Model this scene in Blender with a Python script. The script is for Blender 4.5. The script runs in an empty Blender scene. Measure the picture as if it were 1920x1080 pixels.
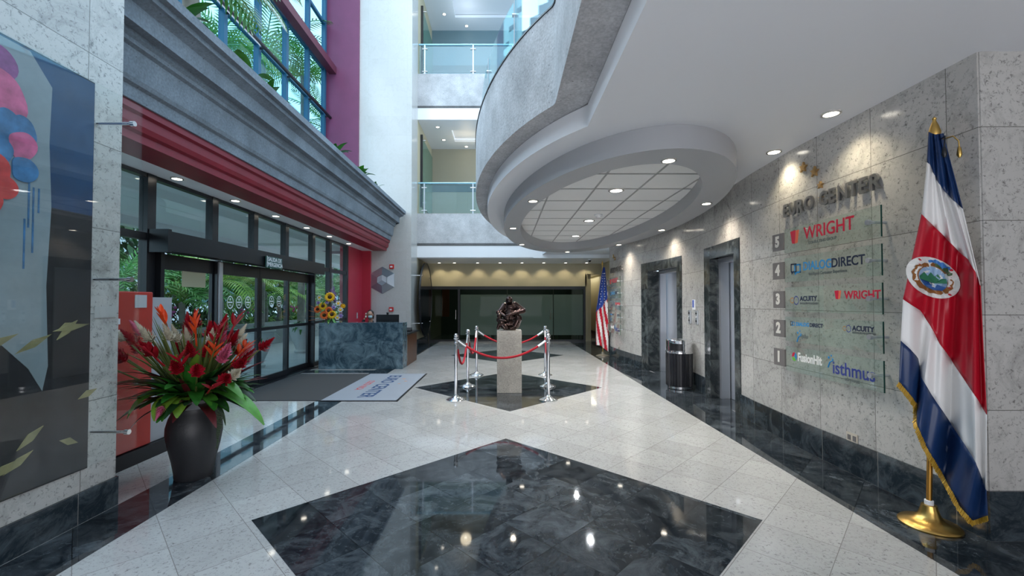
import bpy, bmesh, math, random
from math import sin, cos, pi, radians as R
from mathutils import Vector as V, Matrix as M4

sc = bpy.context.scene
COL = sc.collection
random.seed(7)

# ------------------------------------------------------------------ camera
F, VX, VY = 800.0, 945.0, 550.2            # focal length and principal point in a 1920x1080 frame
PITCH = R(1.2); CH = 1.5
cd = bpy.data.cameras.new('camera'); cam = bpy.data.objects.new('camera', cd); COL.objects.link(cam)
cam.location = (0, 0, CH); cam.rotation_euler = (pi/2 + PITCH, 0, 0)
cd.sensor_width = 36; cd.lens = 36*F/1920
cd.shift_x = (960-VX)/1920; cd.shift_y = (VY-540)/1920
cd.clip_start = .05; cd.clip_end = 300
sc.camera = cam

# ------------------------------------------------------------------ world, daylight, added fill lamps, exposure
w = bpy.data.worlds.new('world'); sc.world = w; w.use_nodes = True
wn = w.node_tree.nodes; wl = w.node_tree.links
bg = wn['Background']
tc = wn.new('ShaderNodeTexCoord'); nz = wn.new('ShaderNodeTexNoise'); nz.inputs['Scale'].default_value = 2.2; nz.inputs['Detail'].default_value = 6
cr = wn.new('ShaderNodeValToRGB')
cr.color_ramp.elements[0].position = .42; cr.color_ramp.elements[0].color = (.42, .72, 1, 1)
cr.color_ramp.elements[1].position = .62; cr.color_ramp.elements[1].color = (.93, .97, 1, 1)
wl.new(tc.outputs['Generated'], nz.inputs['Vector']); wl.new(nz.outputs['Fac'], cr.inputs['Fac']); wl.new(cr.outputs['Color'], bg.inputs['Color'])
bg.inputs['Strength'].default_value = 2.1

def area(name, loc, rot, sx, sy, power, col):
    d = bpy.data.lights.new(name, 'AREA'); d.shape = 'RECTANGLE'; d.size = sx; d.size_y = sy; d.energy = power; d.color = col
    o = bpy.data.objects.new(name, d); o.location = loc; o.rotation_euler = rot; COL.objects.link(o); return o
area('overhead_fill', (-1.5, 6, 13.6), (0, 0, 0), 6, 12, 400, (.74, .87, 1))  # added fill lamp above the open atrium; no skylight is built there
area('window_daylight', (-5.55, 6.6, 8.2), (0, -pi/2, 0), 7, 6, 560, (.72, .86, 1))
area('rear_ceiling_fill', (.7, -3.2, 1.3), (pi/2+.85, 0, 0), 5.4, 2.8, 185, (.95, .95, 1))  # added fill lamp behind the camera, tilted up to brighten the ceiling
sc.view_settings.view_transform = 'Standard'; sc.view_settings.look = 'None'
sc.view_settings.gamma = 1; sc.view_settings.use_curve_mapping = False
sc.view_settings.exposure = 0.25

# ------------------------------------------------------------------ helpers
def ray(px, py):
    u = (px-VX)/F; v = (VY-py)/F
    return V((u, cos(PITCH)-v*sin(PITCH), sin(PITCH)+v*cos(PITCH)))
def at(px, py, x=None, y=None, z=None):
    d = ray(px, py); o = V((0, 0, CH))
    t = (x/d.x) if x is not None else (y/d.y) if y is not None else (z-CH)/d.z
    return o + d*t

def link(name, bm, mat, parent=None, smooth=False):
    me = bpy.data.meshes.new(name)
    bmesh.ops.recalc_face_normals(bm, faces=bm.faces)
    bm.to_mesh(me); bm.free()
    mats = mat if isinstance(mat, (list, tuple)) else [mat]
    for m in mats: me.materials.append(m)
    if smooth:
        for p in me.polygons: p.use_smooth = True
        try: me.set_sharp_from_angle(angle=R(38))
        except Exception: pass
    o = bpy.data.objects.new(name, me); COL.objects.link(o)
    if parent: o.parent = parent
    return o
def tag(o, label=None, cat=None, group=None, kind=None):
    if label: o['label'] = label
    if cat: o['category'] = cat
    if group: o['group'] = group
    if kind: o['kind'] = kind
    return o
def empty(name, loc=(0, 0, 0), rz=0, label=None, cat=None, group=None, kind=None):
    o = bpy.data.objects.new(name, None); COL.objects.link(o); o.location = loc; o.rotation_euler = (0, 0, rz); o.empty_display_size = .1
    return tag(o, label, cat, group, kind)
def struct(name, bm, mat, parent=None, smooth=False, label=None):
    o = link(name, bm, mat, parent, smooth)
    if parent is None: o['kind'] = 'structure'
    if label: o['label'] = label
    return o
def copy_tree(o, parent=None):
    c = o.copy(); COL.objects.link(c); c.parent = parent
    for ch in list(o.children): copy_tree(ch, c)
    return c
def B(): return bmesh.new()
def box(bm, x0, x1, y0, y1, z0, z1, mi=0, bev=0):
    vs = [bm.verts.new((x, y, z)) for x in (x0, x1) for y in (y0, y1) for z in (z0, z1)]
    fs = [(0, 1, 3, 2), (4, 6, 7, 5), (0, 4, 5, 1), (2, 3, 7, 6), (0, 2, 6, 4), (1, 5, 7, 3)]
    out = []
    for f in fs:
        a = bm.faces.new([vs[i] for i in f]); a.material_index = mi; out.append(a)
    if bev:
        es = list({e for f in out for e in f.edges})
        bmesh.ops.bevel(bm, geom=es, offset=bev, segments=2, affect='EDGES', profile=.5)
    return bm
def frame_of(d):
    d = V(d).normalized(); a = V((0, 0, 1)) if abs(d.z) < .95 else V((1, 0, 0))
    s = d.cross(a).normalized(); return s, s.cross(d).normalized(), d
def tube(bm, pts, r, n=10, caps=True, mi=0):
    pts = [V(p) for p in pts]; rr = r if isinstance(r, (list, tuple)) else [r]*len(pts)
    rings = []; prev = None
    for i, p in enumerate(pts):
        d = (pts[min(i+1, len(pts)-1)]-pts[max(i-1, 0)])
        if prev is None: s, u, _ = frame_of(d)
        else:
            dn = d.normalized(); s = (prev-dn*prev.dot(dn)).normalized(); u = s.cross(dn).normalized()
        prev = s
        rings.append([bm.verts.new(p+(s*cos(2*pi*k/n)+u*sin(2*pi*k/n))*rr[i]) for k in range(n)])
    for a, b in zip(rings, rings[1:]):
        for k in range(n):
            f = bm.faces.new((a[k], a[(k+1) % n], b[(k+1) % n], b[k])); f.material_index = mi
    if caps:
        for q in (rings[0][::-1], rings[-1]):
            f = bm.faces.new(q); f.material_index = mi
    return bm
def lathe(bm, prof, n=32, c=(0, 0, 0), mi=0, mat=None):
    """prof = [(r, z)] from bottom to top"""
    rings = []
    for r, z in prof:
        if r < 1e-5:
            p = V((c[0], c[1], c[2]+z)); rings.append([bm.verts.new(mat@p if mat else p)])
        else:
            q = []
            for k in range(n):
                p = V((c[0]+r*cos(2*pi*k/n), c[1]+r*sin(2*pi*k/n), c[2]+z)); q.append(bm.verts.new(mat@p if mat else p))
            rings.append(q)
    for a, b in zip(rings, rings[1:]):
        if len(a) == 1 and len(b) == 1: continue
        for k in range(n):
            k2 = (k+1) % n
            if len(a) == 1: f = bm.faces.new((a[0], b[k2], b[k]))
            elif len(b) == 1: f = bm.faces.new((a[k], a[k2], b[0]))
            else: f = bm.faces.new((a[k], a[k2], b[k2], b[k]))
            f.material_index = mi
    if len(rings[0]) > 1: bm.faces.new(rings[0][::-1]).material_index = mi
    if len(rings[-1]) > 1: bm.faces.new(rings[-1]).material_index = mi
    return bm
def sphere(bm, c, r, n=16, m=10, mi=0, rot=None):
    rx, ry, rz = r if isinstance(r, (list, tuple)) else (r, r, r)
    T = M4.Translation(V(c)) @ (rot.to_4x4() if rot else M4.Identity(4)) @ M4.Diagonal((rx, ry, rz, 1))
    return lathe(bm, [(sin(pi*i/m), -cos(pi*i/m)) for i in range(m+1)], n, mi=mi, mat=T)
def prism(bm, pts, a, b, fn, mi=0):
    """extrude a 2D outline between a and b; fn(u,v,w)->xyz"""
    lo = [bm.verts.new(fn(u, v, a)) for u, v in pts]; hi = [bm.verts.new(fn(u, v, b)) for u, v in pts]
    n = len(pts)
    for k in range(n):
        bm.faces.new((lo[k], lo[(k+1) % n], hi[(k+1) % n], hi[k])).material_index = mi
    for q in (lo[::-1], hi):
        f = bm.faces.new(q); f.material_index = mi
    return bm
XY = lambda u, v, w: V((u, v, w))
XZ = lambda u, v, w: V((u, w, v))
YZ = lambda u, v, w: V((w, u, v))
def ell(cx, cy, a, b, t0, t1, n):
    return [(cx+a*cos(R(t0+(t1-t0)*i/n)), cy+b*sin(R(t0+(t1-t0)*i/n))) for i in range(n+1)]
def band(bm, outer, inner, z0, z1, close=False, mi=0):
    """solid wall between two parallel plan polylines"""
    n = len(outer); q = []
    for (a, b), (c, d) in zip(outer, inner):
        q.append([bm.verts.new((a, b, z0)), bm.verts.new((a, b, z1)), bm.verts.new((c, d, z1)), bm.verts.new((c, d, z0))])
    rng = range(n) if close else range(n-1)
    for i in rng:
        s, t = q[i], q[(i+1) % n]
        for k in range(4):
            f = bm.faces.new((s[k], s[(k+1) % 4], t[(k+1) % 4], t[k])); f.material_index = mi
    if not close:
        bm.faces.new(q[0]).material_index = mi; bm.faces.new(q[-1][::-1]).material_index = mi
    return bm
_txt = {}
def text_bm(s, size, depth=.002, offset=0.0, sx=1.0, align='LEFT', shear=0, bm=None, T=None, mi=0):
    """solid lettering, x right, y up, front face at z=depth"""
    cu = bpy.data.curves.new('t', 'FONT'); cu.body = s; cu.size = size; cu.extrude = depth/2; cu.offset = offset
    cu.align_x = align; cu.align_y = 'CENTER'; cu.shear = shear; cu.resolution_u = 4
    o = bpy.data.objects.new('t', cu); COL.objects.link(o)
    dg = bpy.context.evaluated_depsgraph_get()
    me = bpy.data.meshes.new_from_object(o.evaluated_get(dg))
    bpy.data.objects.remove(o); bpy.data.curves.remove(cu)
    bm = bm or B(); T = T or M4.Identity(4)
    n0 = len(bm.verts); f0 = len(bm.faces)
    me.transform(T @ M4.Translation((0, 0, depth/2)) @ M4.Diagonal((sx, 1, 1, 1)))
    bm.from_mesh(me); bpy.data.meshes.remove(me)
    bm.faces.ensure_lookup_table()
    for f in bm.faces[f0:]: f.material_index = mi
    return bm
def basis(o, x, y):
    x = V(x); y = V(y); z = x.cross(y)
    return M4(((x.x, y.x, z.x, o[0]), (x.y, y.y, z.y, o[1]), (x.z, y.z, z.z, o[2]), (0, 0, 0, 1)))

# ------------------------------------------------------------------ materials
def nt(name):
    m = bpy.data.materials.new(name); m.use_nodes = True
    t = m.node_tree; return m, t.nodes, t.links, t.nodes['Principled BSDF']
def plain(name, col, rough=.5, metal=0, emit=None, es=1, spec=.5, coat=0, bump=0, bscale=60, var=0, vscale=3, trans=0):
    m, n, l, p = nt(name)
    p.inputs['Base Color'].default_value = (*col, 1); p.inputs['Roughness'].default_value = rough
    p.inputs['Metallic'].default_value = metal; p.inputs['Specular IOR Level'].default_value = spec
    p.inputs['Coat Weight'].default_value = coat
    if emit: p.inputs['Emission Color'].default_value = (*emit, 1); p.inputs['Emission Strength'].default_value = es
    if bump or var:
        c = n.new('ShaderNodeTexCoord')
        if bump:
            z = n.new('ShaderNodeTexNoise'); z.inputs['Scale'].default_value = bscale; z.inputs['Detail'].default_value = 6
            b = n.new('ShaderNodeBump'); b.inputs['Strength'].default_value = bump; b.inputs['Distance'].default_value = .01
            l.new(c.outputs['Object'], z.inputs['Vector']); l.new(z.outputs['Fac'], b.inputs['Height']); l.new(b.outputs['Normal'], p.inputs['Normal'])
        if var:
            z = n.new('ShaderNodeTexNoise'); z.inputs['Scale'].default_value = vscale; z.inputs['Detail'].default_value = 8; z.inputs['Roughness'].default_value = .65
            x = n.new('ShaderNodeMix'); x.data_type = 'RGBA'
            mr = n.new('ShaderNodeMapRange'); mr.inputs[1].default_value = .3; mr.inputs[2].default_value = .7
            x.inputs[6].default_value = (*[q*(1-var) for q in col], 1); x.inputs[7].default_value = (*[min(1, q*(1+var)) for q in col], 1)
            l.new(c.outputs['Object'], z.inputs['Vector']); l.new(z.outputs['Fac'], mr.inputs[0]); l.new(mr.outputs[0], x.inputs[0]); l.new(x.outputs[2], p.inputs['Base Color'])
    return m
def glassy(name, tint=(.9, .97, .98), refl=.12, rough=0.0, body=0.0, bodycol=(.5, .6, .55)):
    """thin sheet: tinted see-through + clear reflection (+ an optional frosted body)"""
    m = bpy.data.materials.new(name); m.use_nodes = True; t = m.node_tree; n = t.nodes; l = t.links
    n.remove(n['Principled BSDF']); out = n['Material Output']
    tr = n.new('ShaderNodeBsdfTransparent'); tr.inputs[0].default_value = (*tint, 1)
    gl = n.new('ShaderNodeBsdfGlossy'); gl.inputs['Roughness'].default_value = rough
    lw = n.new('ShaderNodeLayerWeight'); lw.inputs[0].default_value = .5
    pw = n.new('ShaderNodeMath'); pw.operation = 'POWER'; pw.inputs[1].default_value = 4.5; l.new(lw.outputs['Facing'], pw.inputs[0])
    mr = n.new('ShaderNodeMath'); mr.operation = 'MULTIPLY_ADD'; mr.inputs[1].default_value = .55; mr.inputs[2].default_value = refl*.45; mr.use_clamp = True
    l.new(pw.outputs[0], mr.inputs[0])
    mx = n.new('ShaderNodeMixShader'); l.new(mr.outputs[0], mx.inputs[0])
    if body:
        df = n.new('ShaderNodeBsdfDiffuse'); df.inputs[0].default_value = (*bodycol, 1)
        m2 = n.new('ShaderNodeMixShader'); m2.inputs[0].default_value = body
        l.new(tr.outputs[0], m2.inputs[1]); l.new(df.outputs[0], m2.inputs[2]); l.new(m2.outputs[0], mx.inputs[1])
    else: l.new(tr.outputs[0], mx.inputs[1])
    l.new(gl.outputs[0], mx.inputs[2]); l.new(mx.outputs[0], out.inputs[0])
    return m
def granite(name, base, dark, veincol, tile, plane, rough=.12, joint=(.2, .2, .2), jw=.004, off=(0, 0), rot=0, vein=.35, speck=.5, tilevar=.07, spec=.5, vs=3.2, dist=1.6, gain=5.0, ss=70, st=.56, v0=.48):
    """polished granite cladding: speckle, soft veins and thin joints between slabs; plane 'YZ','XZ','XY'"""
    m, n, l, p = nt(name)
    def mth(op, a, b=None, c=None, clamp=False):
        k = n.new('ShaderNodeMath'); k.operation = op; k.use_clamp = clamp
        for i, v in enumerate((a, b, c)):
            if v is None: continue
            if isinstance(v, (int, float)): k.inputs[i].default_value = v
            else: l.new(v, k.inputs[i])
        return k.outputs[0]
    g = n.new('ShaderNodeNewGeometry'); pos = g.outputs['Position']
    s = n.new('ShaderNodeSeparateXYZ'); l.new(pos, s.inputs[0])
    X, Y, Z = s.outputs
    u, v = {'YZ': (Y, Z), 'XZ': (X, Z), 'XY': (X, Y)}[plane]
    if rot:
        c_, s_ = cos(rot), sin(rot)
        u, v = mth('ADD', mth('MULTIPLY', u, c_), mth('MULTIPLY', v, s_)), mth('SUBTRACT', mth('MULTIPLY', v, c_), mth('MULTIPLY', u, s_))
    u = mth('DIVIDE', mth('ADD', u, off[0]+100*tile[0]), tile[0]); v = mth('DIVIDE', mth('ADD', v, off[1]+100*tile[1]), tile[1])
    fu, fv = mth('FRACT', u), mth('FRACT', v)
    du = mth('MULTIPLY', mth('MINIMUM', fu, mth('SUBTRACT', 1.0, fu)), tile[0]); dv = mth('MULTIPLY', mth('MINIMUM', fv, mth('SUBTRACT', 1.0, fv)), tile[1])
    jt = mth('LESS_THAN', mth('MINIMUM', du, dv), jw/2)
    cmb = n.new('ShaderNodeCombineXYZ'); l.new(mth('FLOOR', u), cmb.inputs[0]); l.new(mth('FLOOR', v), cmb.inputs[1])
    wn_ = n.new('ShaderNodeTexWhiteNoise'); wn_.noise_dimensions = '2D'; l.new(cmb.outputs[0], wn_.inputs['Vector'])
    # offset the stone figure per slab
    ad = n.new('ShaderNodeVectorMath'); ad.operation = 'MULTIPLY_ADD'; l.new(wn_.outputs['Color'], ad.inputs[0]); ad.inputs[1].default_value = (7, 7, 7); l.new(pos, ad.inputs[2])
    vec = ad.outputs[0]
    a = n.new('ShaderNodeTexNoise'); a.inputs['Scale'].default_value = ss; a.inputs['Detail'].default_value = 7; a.inputs['Roughness'].default_value = .8; a.inputs['Distortion'].default_value = .6; l.new(vec, a.inputs['Vector'])
    b = n.new('ShaderNodeTexNoise'); b.inputs['Scale'].default_value = vs; b.inputs['Detail'].default_value = 12; b.inputs['Roughness'].default_value = .72; b.inputs['Distortion'].default_value = dist; l.new(vec, b.inputs['Vector'])
    sp = mth('MULTIPLY', mth('SUBTRACT', a.outputs['Fac'], st, None), 9.0, None, True)
    ve = mth('MULTIPLY', mth('SUBTRACT', b.outputs['Fac'], v0), gain, None, True)
    ve2 = mth('MULTIPLY', ve, vein)
    f1 = n.new('ShaderNodeMix'); f1.data_type = 'RGBA'; f1.inputs[6].default_value = (*base, 1); f1.inputs[7].default_value = (*veincol, 1); l.new(ve2, f1.inputs[0])
    f2 = n.new('ShaderNodeMix'); f2.data_type = 'RGBA'; l.new(f1.outputs[2], f2.inputs[6]); f2.inputs[7].default_value = (*dark, 1); l.new(mth('MULTIPLY', sp, speck), f2.inputs[0])
    hv = n.new('ShaderNodeHueSaturation'); l.new(f2.outputs[2], hv.inputs['Color'])
    l.new(mth('MULTIPLY_ADD', wn_.outputs['Value'], 2*tilevar, 1-tilevar), hv.inputs['Value'])
    f3 = n.new('ShaderNodeMix'); f3.data_type = 'RGBA'; l.new(hv.outputs[0], f3.inputs[6]); f3.inputs[7].default_value = (*joint, 1); l.new(jt, f3.inputs[0])
    l.new(f3.outputs[2], p.inputs['Base Color'])
    p.inputs['Roughness'].default_value = rough; p.inputs['Specular IOR Level'].default_value = spec
    return m
def concrete(name, col, rough=.8):
    m, n, l, p = nt(name)
    c = n.new('ShaderNodeTexCoord')
    a = n.new('ShaderNodeTexNoise'); a.inputs['Scale'].default_value = 1.7; a.inputs['Detail'].default_value = 10; a.inputs['Roughness'].default_value = .65
    v = n.new('ShaderNodeTexVoronoi'); v.inputs['Scale'].default_value = 13; v.inputs['Randomness'].default_value = 1
    z = n.new('ShaderNodeTexNoise'); z.inputs['Scale'].default_value = 45; z.inputs['Detail'].default_value = 4
    for q in (a, v, z): l.new(c.outputs['Object'], q.inputs['Vector'])
    mr = n.new('ShaderNodeMapRange'); mr.inputs[1].default_value = .35; mr.inputs[2].default_value = .68; l.new(a.outputs['Fac'], mr.inputs[0])
    x = n.new('ShaderNodeMix'); x.data_type = 'RGBA'; x.inputs[6].default_value = (*[q*.72 for q in col], 1); x.inputs[7].default_value = (*[q*1.15 for q in col], 1); l.new(mr.outputs[0], x.inputs[0])
    pit = n.new('ShaderNodeMath'); pit.operation = 'LESS_THAN'; pit.inputs[1].default_value = .085; l.new(v.outputs['Distance'], pit.inputs[0])
    x3 = n.new('ShaderNodeMix'); x3.data_type = 'RGBA'; x3.blend_type = 'MULTIPLY'; x3.inputs[0].default_value = 1
    m3 = n.new('ShaderNodeMapRange'); m3.inputs[1].default_value = .3; m3.inputs[2].default_value = .7; m3.inputs[3].default_value = .8; m3.inputs[4].default_value = 1.15; l.new(z.outputs['Fac'], m3.inputs[0]); l.new(x.outputs[2], x3.inputs[6]); l.new(m3.outputs[0], x3.inputs[7])
    x2 = n.new('ShaderNodeMix'); x2.data_type = 'RGBA'; x2.inputs[7].default_value = (*[q*.3 for q in col], 1); l.new(x3.outputs[2], x2.inputs[6])
    pm = n.new('ShaderNodeMath'); pm.operation = 'MULTIPLY'; pm.inputs[1].default_value = .8; l.new(pit.outputs[0], pm.inputs[0]); l.new(pm.outputs[0], x2.inputs[0])
    l.new(x2.outputs[2], p.inputs['Base Color'])
    b = n.new('ShaderNodeBump'); b.inputs['Strength'].default_value = .35; b.inputs['Distance'].default_value = .01; l.new(z.outputs['Fac'], b.inputs['Height']); l.new(b.outputs[0], p.inputs['Normal'])
    p.inputs['Roughness'].default_value = rough
    return m

WALLC, WALLD, WALLV = (.50, .49, .47), (.09, .085, .08), (.17, .165, .155)
WK = dict(ss=34, st=.535, speck=.85, vein=.6, gain=4.5, vs=2.8, v0=.50, tilevar=.08)
m_wallYZ = granite('granite_wall_side', WALLC, WALLD, WALLV, (.605, .605), 'YZ', .17, (.17, .165, .15), .005, (.1, -.21), **WK)
m_wallXZ = granite('granite_wall_front', WALLC, WALLD, WALLV, (.605, .605), 'XZ', .17, (.17, .165, .15), .005, (.1, -.21), **WK)
m_wallpale = granite('pale_stone_wall', (.52, .51, .49), (.24, .23, .21), (.42, .40, .36), (.62, .62), 'XZ', .2, (.45, .44, .42), .004, (0, 0), vein=.35, speck=.5, tilevar=.02, ss=30, st=.57)
m_floor = granite('granite_floor_light', (.46, .46, .455), (.12, .115, .11), (.26, .255, .25), (.415, .415), 'XY', .055, (.24, .23, .22), .004, (0, 0), R(45), speck=.85, ss=48, st=.54, gain=4, v0=.5)
m_dark = granite('granite_floor_dark', (.010, .014, .019), (.10, .115, .125), (.125, .145, .16), (.415, .415), 'XY', .04, (.003, .003, .003), .004, (0, 0), R(45), vein=.95, speck=.6, tilevar=.4, vs=3.4, dist=1.2, gain=2.6, v0=.42, ss=16, st=.55)
m_darkbase = granite('dark_stone_base_side', (.016, .024, .032), (.08, .10, .11), (.12, .15, .17), (.6, 3), 'YZ', .1, (.22, .22, .21), .005, (.1, 0), vein=.9, tilevar=.2, gain=3, v0=.44, ss=18)
m_darkdesk = granite('blue_green_marble', (.03, .06, .085), (.10, .16, .20), (.30, .42, .48), (9, 9), 'XZ', .12, vein=.9, speck=.6, vs=3.0, dist=1.3, gain=2.6, v0=.42, ss=22)
m_darkport = granite('dark_stone_portal', (.02, .026, .03), (.08, .09, .095), (.15, .17, .17), (2.0, .6), 'YZ', .12, (.01, .01, .01), .004, vein=.9, gain=3, v0=.44, ss=18)
m_conc = concrete('raw_concrete', (.50, .50, .51))
m_conc2 = concrete('cornice_concrete', (.19, .225, .265))
m_concD = concrete('dark_concrete_band', (.12, .12, .12))
m_white = plain('white_plaster', (.80, .81, .83), .55)
m_ceil = plain('ceiling_plaster', (.80, .81, .84), .5)
m_ring = plain('ring_plaster', (.40, .41, .43), .5)
m_tile = plain('ceiling_tile', (.82, .82, .81), .8)
m_beige = plain('beige_plaster', (.46, .41, .28), .6)
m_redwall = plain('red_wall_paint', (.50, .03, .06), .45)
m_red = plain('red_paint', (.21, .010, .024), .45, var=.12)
m_mag = plain('magenta_paint', (.17, .04, .10), .5, var=.08)
m_black = plain('black_frame', (.008, .009, .012), .35)
m_blueframe = plain('blue_frame', (.012, .09, .17), .35)
m_chrome = plain('chrome', (.85, .85, .87), .08, 1)
m_steel = plain('brushed_steel', (.60, .63, .68), .32, .75)
m_glass = glassy('clear_glass', (.97, .99, .985), .1)
m_glasscyan = glassy('cyan_window_glass', (.66, .91, .98), .08)
m_glassfac = glassy('entrance_glass', (.90, .97, .97), .12)
m_glassgreen = glassy('green_sign_glass', (.925, .965, .945), .1, body=.07, bodycol=(.55, .72, .66))
m_glassrail = glassy('railing_glass', (.86, .97, .99), .14, body=.03, bodycol=(.35, .75, .9))
m_edge = plain('glass_edge', (.01, .06, .05), .1)
m_frost = glassy('frosted_film', (.5, .6, .52), .01, .02, body=.75, bodycol=(.12, .16, .13))
m_lamp = plain('lamp_lens', (1, 1, 1), .4, emit=(1, .93, .8), es=9)
m_lampc = plain('lamp_lens_cool', (1, 1, 1), .4, emit=(.95, .97, 1), es=7)
m_trimring = plain('lamp_trim', (.75, .72, .66), .25, .6)
m_gold = plain('gold_metal', (.62, .40, .12), .28, 1)
m_brass = plain('brass_pole', (.50, .26, .06), .3, 1)
# ================================================================== SETTING
# right wall plan curve X(y)
WP = [(-2, 3.06), (2.73, 3.06), (4.4, 3.05), (5.2, 3.10), (5.85, 3.17), (6.8, 3.26), (7.55, 3.33), (8.5, 3.28), (9.3, 3.18), (10.3, 3.05), (11.2, 2.98), (12.0, 2.97)]
def wx(y):
    for (a, xa), (b, xb) in zip(WP, WP[1:]):
        if a <= y <= b:
            t = (y-a)/(b-a); t = t*t*(3-2*t)*.35+t*.65
            return xa+(xb-xa)*t
    return WP[-1][1]
def frange(a, b, st):
    n = max(1, round((b-a)/st)); return [a+(b-a)*i/n for i in range(n+1)]
H = 3.12
# floor
PORT0 = [(5.70, 6.95, 0, 0), (7.93, 9.70, 0, 0)]
bm = B(); box(bm, -4.6, 4.6, -4.0, 24, -.2, 0)
struct('floor', bm, m_floor)
bm = B()                                            # right dark border following the wall
ys = frange(2.74, 12, .2); band(bm, [(2.5, y) for y in ys], [(wx(y)-.001, y) for y in ys], .0, .0015)
box(bm, 2.5, 4.4, -3.9, 2.74, 0, .0015); box(bm, 2.5, 3.9, 12.001, 16.4, 0, .0015)
for a_, b_, _, _ in PORT0: box(bm, wx((a_+b_)/2)-.03, wx((a_+b_)/2)+.35, a_+.01, b_-.01, 0, .0012)
struct('trim_1', bm, m_dark)
bm = B(); box(bm, -2.86, -2.46, -3.9, 13.45, 0, .0015)
box(bm, -2.92, -2.46, 13.451, 16.4, 0, .0015); box(bm, -4.45, -2.861, 9.1, 9.45, 0, .0015)
struct('trim_2', bm, m_dark)
for i, (cx, cy, hd) in enumerate([(.02, 2.97, 1.76), (.08, 7.55, 1.65), (.08, 12.15, 1.6)]):
    bm = B(); prism(bm, [(cx-hd, cy), (cx, cy-hd), (cx+hd, cy), (cx, cy+hd)], 0, .0015, XY)
    struct('trim_%d' % (i+3), bm, m_dark)

# left stone wall (carries the artwork)
bm = B(); box(bm, -5.9, -2.88, -4, 3.19, 0, 14); struct('wall_left', bm, [m_wallYZ])
bm = B(); box(bm, -2.88, -2.865, -4, 3.2, 0.002, .21); box(bm, -3.3, -2.8801, 3.1905, 3.205, .002, .21); struct('baseboard_left', bm, m_darkbase)

# right curved wall with two lift portals
PORT = [(5.70, 6.95, 5.86, 6.72), (7.93, 9.70, 8.12, 9.38)]
PT = 2.37
bm = B()
def wall_strip(bm, ya, yb, z0, z1, th=.35, mi=0, dx=0.0):
    ys = frange(ya, yb, .15)
    band(bm, [(wx(y)-dx, y) for y in ys], [(wx(y)+th, y) for y in ys], z0, z1, mi=mi)
for ya, yb in ((2.73, 5.70), (6.95, 7.93), (9.70, 12.0)): wall_strip(bm, ya, yb, 0, H)
for ya, yb, _, _ in PORT: wall_strip(bm, ya, yb, PT, H)
struct('wall_right', bm, m_wallYZ, smooth=True)
bm = B(); box(bm, 3.07, 4.6, 2.722, 2.73, 0, H); struct('wall_right_end', bm, m_wallXZ)
bm = B(); box(bm, 3.05, 4.6, 2.705, 2.7215, .002, .31)
for ya, yb in ((2.722, 5.70), (6.95, 7.93), (9.70, 12.02)):
    ys = frange(ya, yb, .15); band(bm, [(wx(y)-.014, y) for y in ys], [(wx(y)-.0005, y) for y in ys], .002, .28)
struct('baseboard_right', bm, m_darkbase)
for i, (a, b, c, d) in enumerate(PORT):
    r = empty('door_%d' % (i+2), (wx(c), (a+b)/2, 0), 0, kind='structure')
    r['label'] = 'steel lift door in a dark stone portal, ' + ('nearer the number signs' if i == 0 else 'behind the waste bin')
    o = r.location.copy()
    def sub(name, bm, mat, par=r):
        bmesh.ops.translate(bm, verts=bm.verts, vec=-o); return link(name, bm, mat, par)
    bm = B()
    def strip(ya, yb, z0, z1):
        ys = frange(ya, yb, .12); band(bm, [(wx(y)-.012, y) for y in ys], [(wx(y)+.10, y) for y in ys], z0, z1)
    strip(a, c, 0, PT); strip(d, b, 0, PT); strip(c, d, PT-.19, PT)
    xin = wx((a+b)/2)+.30
    box(bm, wx(c)+.1, xin, c-.1, c, 0, PT-.19); box(bm, wx(d)+.1, xin, d, d+.1, 0, PT-.19); box(bm, wx(c)+.1, xin, c, d, PT-.19, PT-.1)
    sub('stone_portal', bm, m_darkport)
    bm = B(); fx = xin-.13
    box(bm, fx, xin, c, c+.06, 0, 2.12); box(bm, fx, xin, d-.06, d, 0, 2.12); box(bm, fx, xin, c, d, 2.12, PT-.19)
    sub('steel_frame', bm, m_steel)
    mid = (c+d)/2
    bm = B(); box(bm, xin, xin+.03, c+.0, mid-.002, 0.005, 2.14); sub('door_leaf', bm, m_steel)
    bm = B(); box(bm, xin+.015, xin+.045, mid+.002, d, 0.005, 2.14); sub('door_leaf', bm, m_steel)
    bm = B(); box(bm, xin+.046, xin+.1, c-.1, d+.1, 0, PT); sub('shaft_wall', bm, m_black)

# main soffit (ceiling) with the curved free edge, and the raw concrete balcony above it
CX, CY = 1.6, 7.9
inner = [(.76, -3.9), (.77, 3.89)] + ell(CX, CY, 1.9, 4.45, 242, 94, 60)
outer = [(.46, -3.9), (.47, 3.86)] + ell(CX, CY, 2.1, 4.75, 237, 94, 60)
outer[2:] = [p for p in outer[2:]]
bm = B(); prism(bm, inner+[(1.3, 14.4), (4.4, 14.4), (4.4, -3.9)], H, 3.32, XY); struct('ceiling_main', bm, m_ceil, smooth=True)
inn2 = [(p[0]+.30, p[1]) for p in outer[:2]] + ell(CX, CY, 1.8, 4.45, 237, 94, 60)
bm = B(); band(bm, outer, inn2, 3.325, 4.25); box(bm, 1.25, 1.9, 12.62, 14.39, 3.45, 4.25)
struct('wall_balcony', bm, m_conc, smooth=True)
bm = B(); prism(bm, [(p[0]+.02, p[1]) for p in inn2]+[(1.5, 14.35), (4.4, 14.35), (4.4, -3.9)], 3.33, 3.85, XY); struct('floor_upper', bm, m_conc)
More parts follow.
